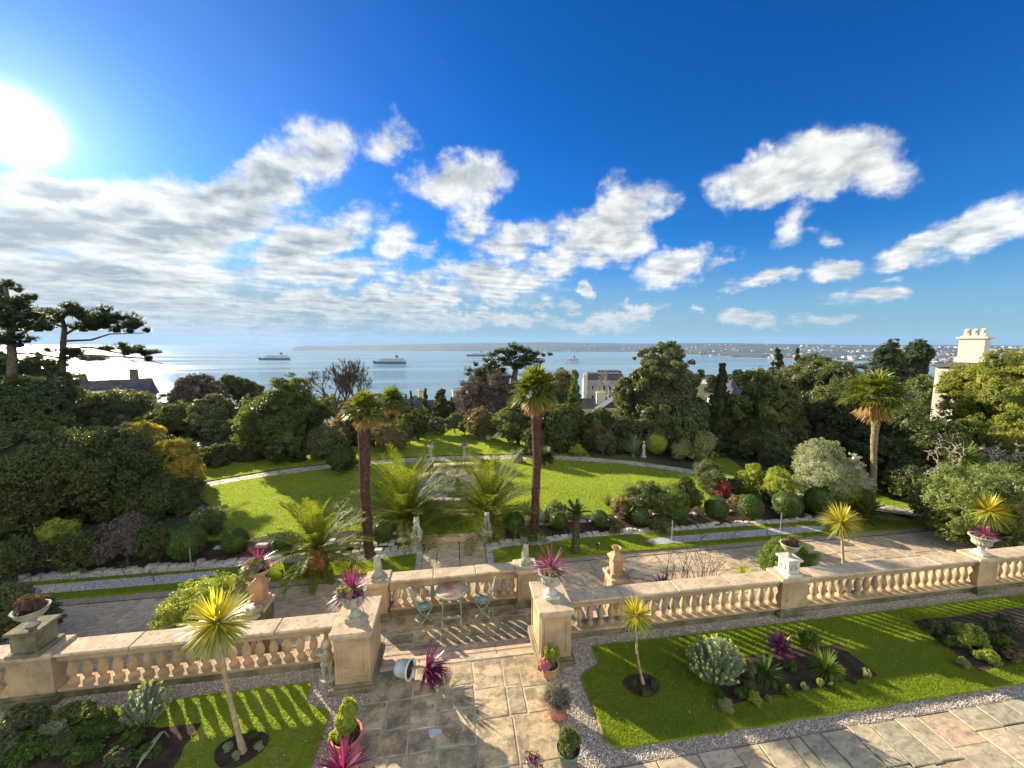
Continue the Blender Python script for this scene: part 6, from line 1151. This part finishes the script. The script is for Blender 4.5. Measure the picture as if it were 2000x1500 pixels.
# ---- bare trees
b = A(672, 800, 42); g0 = float(gz(b[0], b[1])); t = thing('bare_tree', 'wide leafless tree on the skyline against the sea', 'tree', (b[0], b[1], g0)); mb = MB()
for k, dx_ in enumerate([-.8, -.2, .4, 1.0]): bare_tree(mb, (dx_ * 1.2, 0, b[2] - g0 - 1.0), (topz(b, 690) - b[2]) * 1.12, .17, 20 + k, 6, .36, .55, .25, kids=(2, 4), minr=.022)
tube(mb, [(0, 0, -.5), (0, 0, b[2] - g0)], .4, 8); mb.build('branches', M_bark, t)
b = A(1866, 900, 15.9); t = thing('gnarled_tree', 'tangled pale bare branches in front of the white house', 'tree', (b[0], b[1], MZ)); mb = MB(); tube(mb, [(0, 0, 0), (.1, 0, 1.2)], .16, 8)
for k in range(6): bare_tree(mb, (.1 + .2 * k - .5, 0, .8), (topz(b, 770) - MZ) * .78, .10, 50 + k, 6, .75, .25, .95, kids=(2, 3), minr=.013)
mb.build('branches', M_pale, t)
b = A(1190, 770, 110); g0 = float(gz(b[0], b[1])); t = thing('bare_tree', 'small grey leafless tree before the distant hotel', 'tree', (b[0], b[1], min(g0, b[2] - 3))); mb = MB(); bare_tree(mb, (0, 0, 0), topz(b, 728) - min(g0, b[2] - 3) + 3, .3, 9, 6, .5, .3, .3, minr=.05); mb.build('branches', M_pale, t)
p0 = P(60, 1045, MZ); t = thing('branching_trunk', 'forked mossy trunk leaning out of the dark left border', 'tree trunk', p0); mb = MB(); q = [A(u, v, depth(p0)) - p0 for u, v in [(60, 1046), (78, 1015), (92, 985), (96, 960)]]; tube(mb, q, [.20, .16, .13, .10], 10); q = [A(u, v, depth(p0)) - p0 for u, v in [(75, 1018), (64, 1000), (50, 985), (30, 975)]]; tube(mb, q, [.12, .10, .08, .05], 8); mb.build('trunk', M_bark, t)
# ---- far wood on the slopes: reads as one mass
mb = MB(); rng = np.random.default_rng(12)
for k in range(620):
    Y = math.exp(rng.uniform(math.log(52), math.log(620))); tn = rng.uniform(-1.5, 1.6); c_, s_ = math.cos(YAW), math.sin(YAW); x, y = Y * tn * c_ + Y * s_, -Y * tn * s_ + Y * c_; z = float(gz(x, y))
    if z < SEA + 1: continue
    r = rng.uniform(2.5, 5.5) * (1 + Y / 500); zc = z + r * .5
    vtop = 750 - FPX * math.tan(math.atan2(zc + r - CAMH, Y) + PITCH)
    lim = 778 if tn < -.9 else (757 if tn < -.25 else (792 if tn < .05 else (775 if tn < .25 else (738 if tn < 1.3 else 715))))
    if vtop < lim: continue
    crown(mb, (x, y, zc), (r, r, r * .75), 7, 520 if Y < 200 else 220, .28 * (1 + Y / 130), k, int(rng.integers(0, 3)), .5)
tag(mb.build('distant_wood', [LM['dark'], LM['holm'], LM['olive']]), 'wooded hillside falling away to the bay behind the garden', 'wood', kind='stuff')
for k, (u, vt, w, Y, key) in enumerate([(448, 733, 56, 85, 'dark'), (480, 742, 48, 90, 'dark'), (425, 745, 40, 80, 'holm'), (500, 748, 40, 100, 'conif'), (1062, 735, 40, 90, 'dark'), (1440, 722, 30, 90, 'dark'), (1388, 735, 26, 100, 'dark')]):
    tree(['rounded dark tree on the near skyline left of the big round evergreen', 'second rounded dark tree behind the big round evergreen', 'grey green rounded tree below the skyline at the left', 'low dark tree on the shoulder before the sea', 'rounded dark tree between palm head and distant hotel', 'small dark tree above the turreted house', 'dark tree behind the cone shaped conifer'][k], u, vt, vt + 45, w, Y, key, 300 + k, 2600, .4)
# ------------------------------------------------------------------ buildings
def frame(u, v, Y, yaw=None):     # origin on the ridge of the building, facing roughly the camera
    p = A(u, v, Y); return p
def house(label, u, v, Y, w, d, hw, hr, mat, roof, rz, chim=(), wins=(), hip=False, name='house', group=None):
    p = A(u, v, Y); zb = min(float(gz(p[0], p[1])) - 1, p[2] - hw - hr); t = thing(name, label, 'house', (p[0], p[1], zb), rz, group); Ht = p[2] - zb; e = Ht - hr
    mb = MB(); box(mb, (0, 0, e / 2), (w, d, e))
    if not hip: mb.add([[-w / 2, -d / 2, e], [-w / 2, d / 2, e], [-w / 2, 0, Ht - .05], [w / 2, -d / 2, e], [w / 2, d / 2, e], [w / 2, 0, Ht - .05]], [[0, 2, 1], [3, 4, 5]])
    mb.build('wall', mat, t); o_ = .35; k = 0 if not hip else d * .45
    v_ = np.array([[-w / 2 - o_, -d / 2 - o_, e - .15], [w / 2 + o_, -d / 2 - o_, e - .15], [w / 2 + o_, d / 2 + o_, e - .15], [-w / 2 - o_, d / 2 + o_, e - .15], [-w / 2 - o_ + k, 0, Ht], [w / 2 + o_ - k, 0, Ht]]); lo = v_ - [0, 0, .18]
    mb = MB(); mb.add(np.vstack([v_, lo]), [[0, 1, 5, 4], [2, 3, 4, 5], [6, 10, 11, 7], [8, 11, 10, 9], [0, 6, 7, 1], [1, 7, 8, 2], [2, 8, 9, 3], [3, 9, 6, 0]]); mb.add(np.vstack([v_, lo]), [[0, 4, 3], [1, 2, 5]]); rf = mb.build('roof', roof, t)
    for (cx, cy, cw, ch) in chim:
        mb = MB(); box(mb, (cx, cy, Ht + ch / 2 - .7), (cw, cw * .6, ch + 1.4)); box(mb, (cx, cy, Ht + ch), (cw * 1.14, cw * .72, .14)); c_ = mb.build('chimney', mat, t)
        for j in (-.3, 0, .3): mb = MB(); lathe(mb, [(.12, 0), (.10, .30), (.12, .42)], 10, (cx + j * cw, cy, Ht + ch + .05)); mb.build('chimney_pot', M_terra, c_)
    for (wx, wz, ww, wh) in wins:
        mb = MB(); box(mb, (wx, -d / 2 - .02, e + wz), (ww, .08, wh)); f_ = mb.build('window', M_render, t); mb = MB(); box(mb, (wx, -d / 2 - .05, e + wz), (ww - .16, .08, wh - .16)); mb.build('pane', M_glass, f_)
house('house in silhouette against the glittering sea at the left', 190, 743, 62, 12.5, 8, 5, 2.6, M_bark, M_slate, R(25), [(-1.6, 0, .9, 1.0), (4.4, 0, 1.0, 1.5)], [(-2, -1.5, 1.2, 1.4), (2, -1.5, 1.2, 1.4)])
house('low building with a bright pale roof below the silhouetted house', 190, 764, 44, 5.4, 3.4, 2.2, .45, M_grey, M_render, R(30))
house('house roof with a row of chimney pots seen over the lawn opening', 818, 782, 64, 6.5, 6, 4, 2.0, M_render, M_slate, R(8), [(.6, 0, 1.3, 1.7)], [(1.5, -1.4, 1, 1.3)])
house('dark roofed house with a white brick chimney left of the umbrella pine', 906, 781, 62, 6.0, 6, 4, 1.6, M_render, M_slate, R(8), [(-1.3, 0, 1.1, 1.6)], [(1.5, -1.4, 1, 1.3)])
house('cream gabled house with a broad white chimney below the hotel', 1163, 778, 72, 7.0, 7, 5, 1.9, M_cream, M_slate, R(-14), [(.8, -1.2, 1.6, 1.3)], [(-2.0, -1.3, 1.1, 1.5), (0.2, -1.3, 1.1, 1.5), (2.2, -1.3, 1.1, 1.5)])
house('pale gable end house half behind the holm oak', 1200, 776, 66, 4.6, 6, 5, 2.2, M_render, M_slate, R(70), [(.2, -1.6, 1.2, .6)], [(0, -1.6, 1.1, 1.5)])
house('cream house with a slate roof between the conifer and the mixed evergreens', 1437, 757, 70, 6.5, 7, 5, 1.8, M_cream, M_slate, R(-6), [], [(-1.5, -1.3, 1.0, 1.3), (1.5, -1.3, 1.0, 1.3)], hip=True)
p = A(1430, 750, 74); t = thing('turret', 'small pointed slate turret beside the cream house roof', 'turret', (p[0], p[1], p[2] - 6)); mb = MB(); lathe(mb, [(1.1, 0), (1.1, 5)], 8, sm=False); mb.build('wall', M_grey, t); mb = MB(); lathe(mb, [(1.35, 4.9), (0.01, 7.2)], 8, sm=False); mb.build('roof', M_slate, t)
for k, (u, v, w, lab) in enumerate([(1416, 731, 6, 'small white house on the shore side of the dark trees'), (1385, 732, 5, 'tiny white house at the water left of the conifer tip'), (305, 787, 6, 'low pale roof between the dome tree and the flat topped tree'), (1640, 712, 9, 'pale flat roofed block beyond the mixed evergreens'), (812, 779, 4, 'little white outbuilding beside the pot topped house')]): house(lab, u, v, 150 if u > 1000 else 60, w, w * .7, 2.5, 1.0, M_render, M_slate, R(10 + 17 * k))
# hotel
p = A(1178, 741, 165); t = thing('terrace_hotel', 'long grey hotel with a dark mansard roof and a row of chimneys by the sea', 'hotel', (p[0], p[1], p[2] - 14), R(-14)); mb = MB(); box(mb, (0, 0, 7), (17, 10, 14)); mb.build('wall', M_grey, t); mb = MB(); box(mb, (0, 0, 15.4), (16.5, 9.5, 2.9), 0, 0, None, .86); mb.build('roof', M_slate, t)
for k in range(7):
    mb = MB(); box(mb, (-7.6 + 2.5 * k, -3.4, 15.6), (.8, .6, 2.6)); mb.build('chimney', M_render, t)
    for j in range(3): mb = MB(); box(mb, (-7.2 + 2.35 * k, -5.02, 3 + j * 4), (1.0, .1, 2.0)); f_ = mb.build('window', M_render, t); mb = MB(); box(mb, (-7.2 + 2.35 * k, -5.06, 3 + j * 4), (.8, .1, 1.8)); mb.build('pane', M_glass, f_)
mb = MB(); box(mb, (-8.0, -5.3, 8.3), (1.6, 1.2, 17)); mb.build('corner_tower', M_cream, t)
p = A(1176, 727, 210); t = thing('office_block', 'dark sloping roof rising behind the hotel', 'house', (p[0], p[1], p[2] - 12), R(-10)); mb = MB(); box(mb, (3, 0, 5), (15, 9, 10)); mb.build('wall', M_grey, t); mb = MB(); box(mb, (3, 0, 11.5), (15.6, 9.6, 3), 0, 0, None, .8); mb.build('roof', M_slate, t)
# white house at the right with the big chimney
p = A(1862, 716, 25); zb = MZ - 1; t = thing('white_villa', 'pale rendered villa half hidden by trees with a large three pot chimney', 'house', (p[0], p[1], zb), R(-75)); hh = p[2] - zb
mb = MB(); box(mb, (.3, 1.6, hh / 2 - .05), (2.3, 3, hh - .1)); w_ = mb.build('wall', M_render, t, bevel=.02)
mb = MB(); box(mb, (.3, 1.6, hh + .02), (2.7, 3.4, .10)); box(mb, (.3, 1.6, hh + .15), (2.5, 3.2, .18), 0, 0, None, .6); rf = mb.build('roof', M_bark, t)
for z in (hh * .38, hh * .72): mb = MB(); box(mb, (.6, .06, z), (.9, .12, 1.3)); f_ = mb.build('window', M_render, t); mb = MB(); box(mb, (.6, -.01, z), (.72, .06, 1.1)); mb.build('pane', M_glass, f_)
c = A(1898, 712, 25.6); cx, cy = c[0] - p[0], c[1] - p[1]; hc = topz(c, 659) - c[2]; mb = MB(); z0 = c[2] - zb; cc_, ss_ = math.cos(R(75)), math.sin(R(75)); cx, cy = cx * cc_ - cy * ss_, cx * ss_ + cy * cc_
box(mb, (cx, cy, z0 + hc * .10 - .3), (1.42, .95, hc * .35 + .6)); box(mb, (cx, cy, z0 + hc * .6), (1.18, .80, hc * .75)); box(mb, (cx, cy, z0 + hc * .98), (1.42, 1.0, .13)); box(mb, (cx, cy, z0 + hc * 1.03), (1.1, .75, .12)); ch = mb.build('chimney', M_render, t, bevel=.02)
for j in (-.36, 0, .36): mb = MB(); box(mb, (cx + j, cy, z0 + hc * 1.05 + .25), (.27, .30, .46), 0, 0, None, .75); box(mb, (cx + j, cy - .12, z0 + hc * 1.05 + .27), (.10, .08, .22)); mb.build('chimney_pot', [M_render], ch, bevel=.02)
# veranda at the far left
p = A(15, 838, 26); t = thing('veranda', 'dark veranda with pale rails at the left edge', 'veranda', (p[0], p[1], p[2] - .8), R(40)); 
for z, m_ in ((1.15, M_veranda), (1.9, M_veranda), (2.25, M_veranda), (.0, M_veranda)): mb = MB(); box(mb, (-1.2, 0, z), (5, .10, .07)); mb.build('rail', m_, t)
for x in np.linspace(-3.6, 1.2, 5): mb = MB(); box(mb, (x, 0, 1.1), (.08, .08, 2.2)); mb.build('post', M_veranda, t)
mb = MB(); box(mb, (-1.2, 1.2, 1.0), (5, 2.0, 1.8)); mb.build('wall', pm('veranda_dark', (.10, .10, .13), (.07, .07, .09), 2, .8, 0), t); mb = MB(); box(mb, (-1.4, -.06, .62), (4.2, .06, .9)); mb.build('balcony_panel', M_render, t)
# ------------------------------------------------------------------ ships
M_hull = pm('navy_hull', (.05, .07, .10), (.04, .055, .08), .05, .5, 0); M_sw = pm('ship_white', (.62, .64, .66), (.55, .57, .6), .05, .5, 0); M_sg = pm('ship_windows', (.16, .20, .25), (.12, .16, .2), .1, .4, 0); M_fun = pm('funnel_dark', (.10, .12, .16), (.08, .09, .12), .1, .5, 0)
def ship(label, u, v, Ls, rz, s, hull=None, dark=True):
    p = P(u, v, SEA); t = thing('cruise_ship', label, 'cruise ship', (p[0], p[1], SEA), rz, 'cruise ships anchored in the bay'); t.scale = (s,) * 3; hw = 14
    st = [-110, -104, -60, 0, 60, 92, 112, 124]; wd = [11, 13, 14, 14, 14, 11, 5, .3]; hg = [15, 15, 14, 14, 15, 17, 19, 21]; mb = MB(); v_ = []
    for x, w, h in zip(st, wd, hg): v_ += [[x - (2 if x > 100 else 0) * 4, -w * .8, -1], [x, -w, h], [x, w, h], [x - (2 if x > 100 else 0) * 4, w * .8, -1]]
    k = np.arange(len(st) - 1) * 4; f = []
    for a, b_ in ((0, 1), (1, 2), (2, 3)): f.append(np.stack([k + a, k + 4 + a, k + 4 + b_, k + b_], -1))
    mb.add(v_, np.vstack(f)); mb.add(v_[:4], [[0, 1, 2, 3]]); mb.build('hull', hull or (M_hull if dark else M_sw), t)
    mb = MB()
    for j, (xa, xb) in enumerate([(-104, 92), (-102, 86), (-98, 80), (-92, 72), (-80, 62)]):
        z = 15 + j * 5.2; box(mb, ((xa + xb) / 2, 0, z + 2.2), (xb - xa, 25 - j, 4.4))
    mb.build('superstructure', M_sw, t); mb = MB()
    for j, (xa, xb) in enumerate([(-103, 91), (-101, 85), (-97, 79), (-91, 71)]): box(mb, ((xa + xb) / 2, 0, 15 + j * 5.2 + 4.8), (xb - xa + .4, 24.6 - j, .8)); box(mb, ((xa + xb) / 2 - 8, 0, 15 + j * 5.2 + 1.9), ((xb - xa) * .86, 25.4 - j, 1.7))
    mb.build('window_band', M_sg, t); mb = MB(); box(mb, (-48, 0, 50), (20, 10, 17), 0, 0, None, .7); mb.build('funnel', M_fun, t); mb = MB(); box(mb, (38, 0, 47), (3, 3, 14), 0, 0, None, .3); box(mb, (38, 0, 46), (1, 10, 1)); mb.build('mast', M_sw, t)
    mb = MB()
    for x in np.linspace(-70, 55, 9):
        for y in (-13.4, 13.4): box(mb, (x, y, 17.5), (8, 2.4, 2.6))
    mb.build('lifeboats', pm('lifeboat', (.5, .3, .12), (.45, .26, .1), .1, .6, 0), t)
face = -YAW
ship('cruise ship nearest the left, dark hull, bow to the left', 537, 703, 0, math.pi + face + R(8), .86); ship('cruise ship in the middle of the bay with a dark hull, above the bare tree', 762, 710.5, 0, math.pi + face - R(5), .80)
ship('cruise ship partly hidden by the umbrella pine', 932, 695.5, 0, math.pi + face, .78); ship('white cruise ship right of the pine, seen from its quarter', 1116, 708, 0, math.pi + face + R(48), .64, dark=False)
# ------------------------------------------------------------------ haze over the bay
mb = MB(); x0, x1, y0, y1, z0, z1 = -17000, 17000, -600, 17000, SEA - 7.5, 260; box(mb, ((x0 + x1) / 2, (y0 + y1) / 2, (z0 + z1) / 2), (x1 - x0, y1 - y0, z1 - z0))
hm = bpy.data.materials.new('sea_haze'); hm.use_nodes = True; ht = hm.node_tree; ht.nodes.remove(ht.nodes['Principled BSDF']); pv = ht.nodes.new('ShaderNodeVolumePrincipled'); pv.inputs['Color'].default_value = (.30, .54, .95, 1); pv.inputs['Density'].default_value = 4.0e-5; pv.inputs['Anisotropy'].default_value = .1
ht.links.new(pv.outputs[0], ht.nodes['Material Output'].inputs['Volume']); hz_ = mb.build('haze', hm); hz_['kind'] = 'stuff'
hz_['label'] = 'thin sea haze over the bay'; hz_.display_type = 'WIRE'
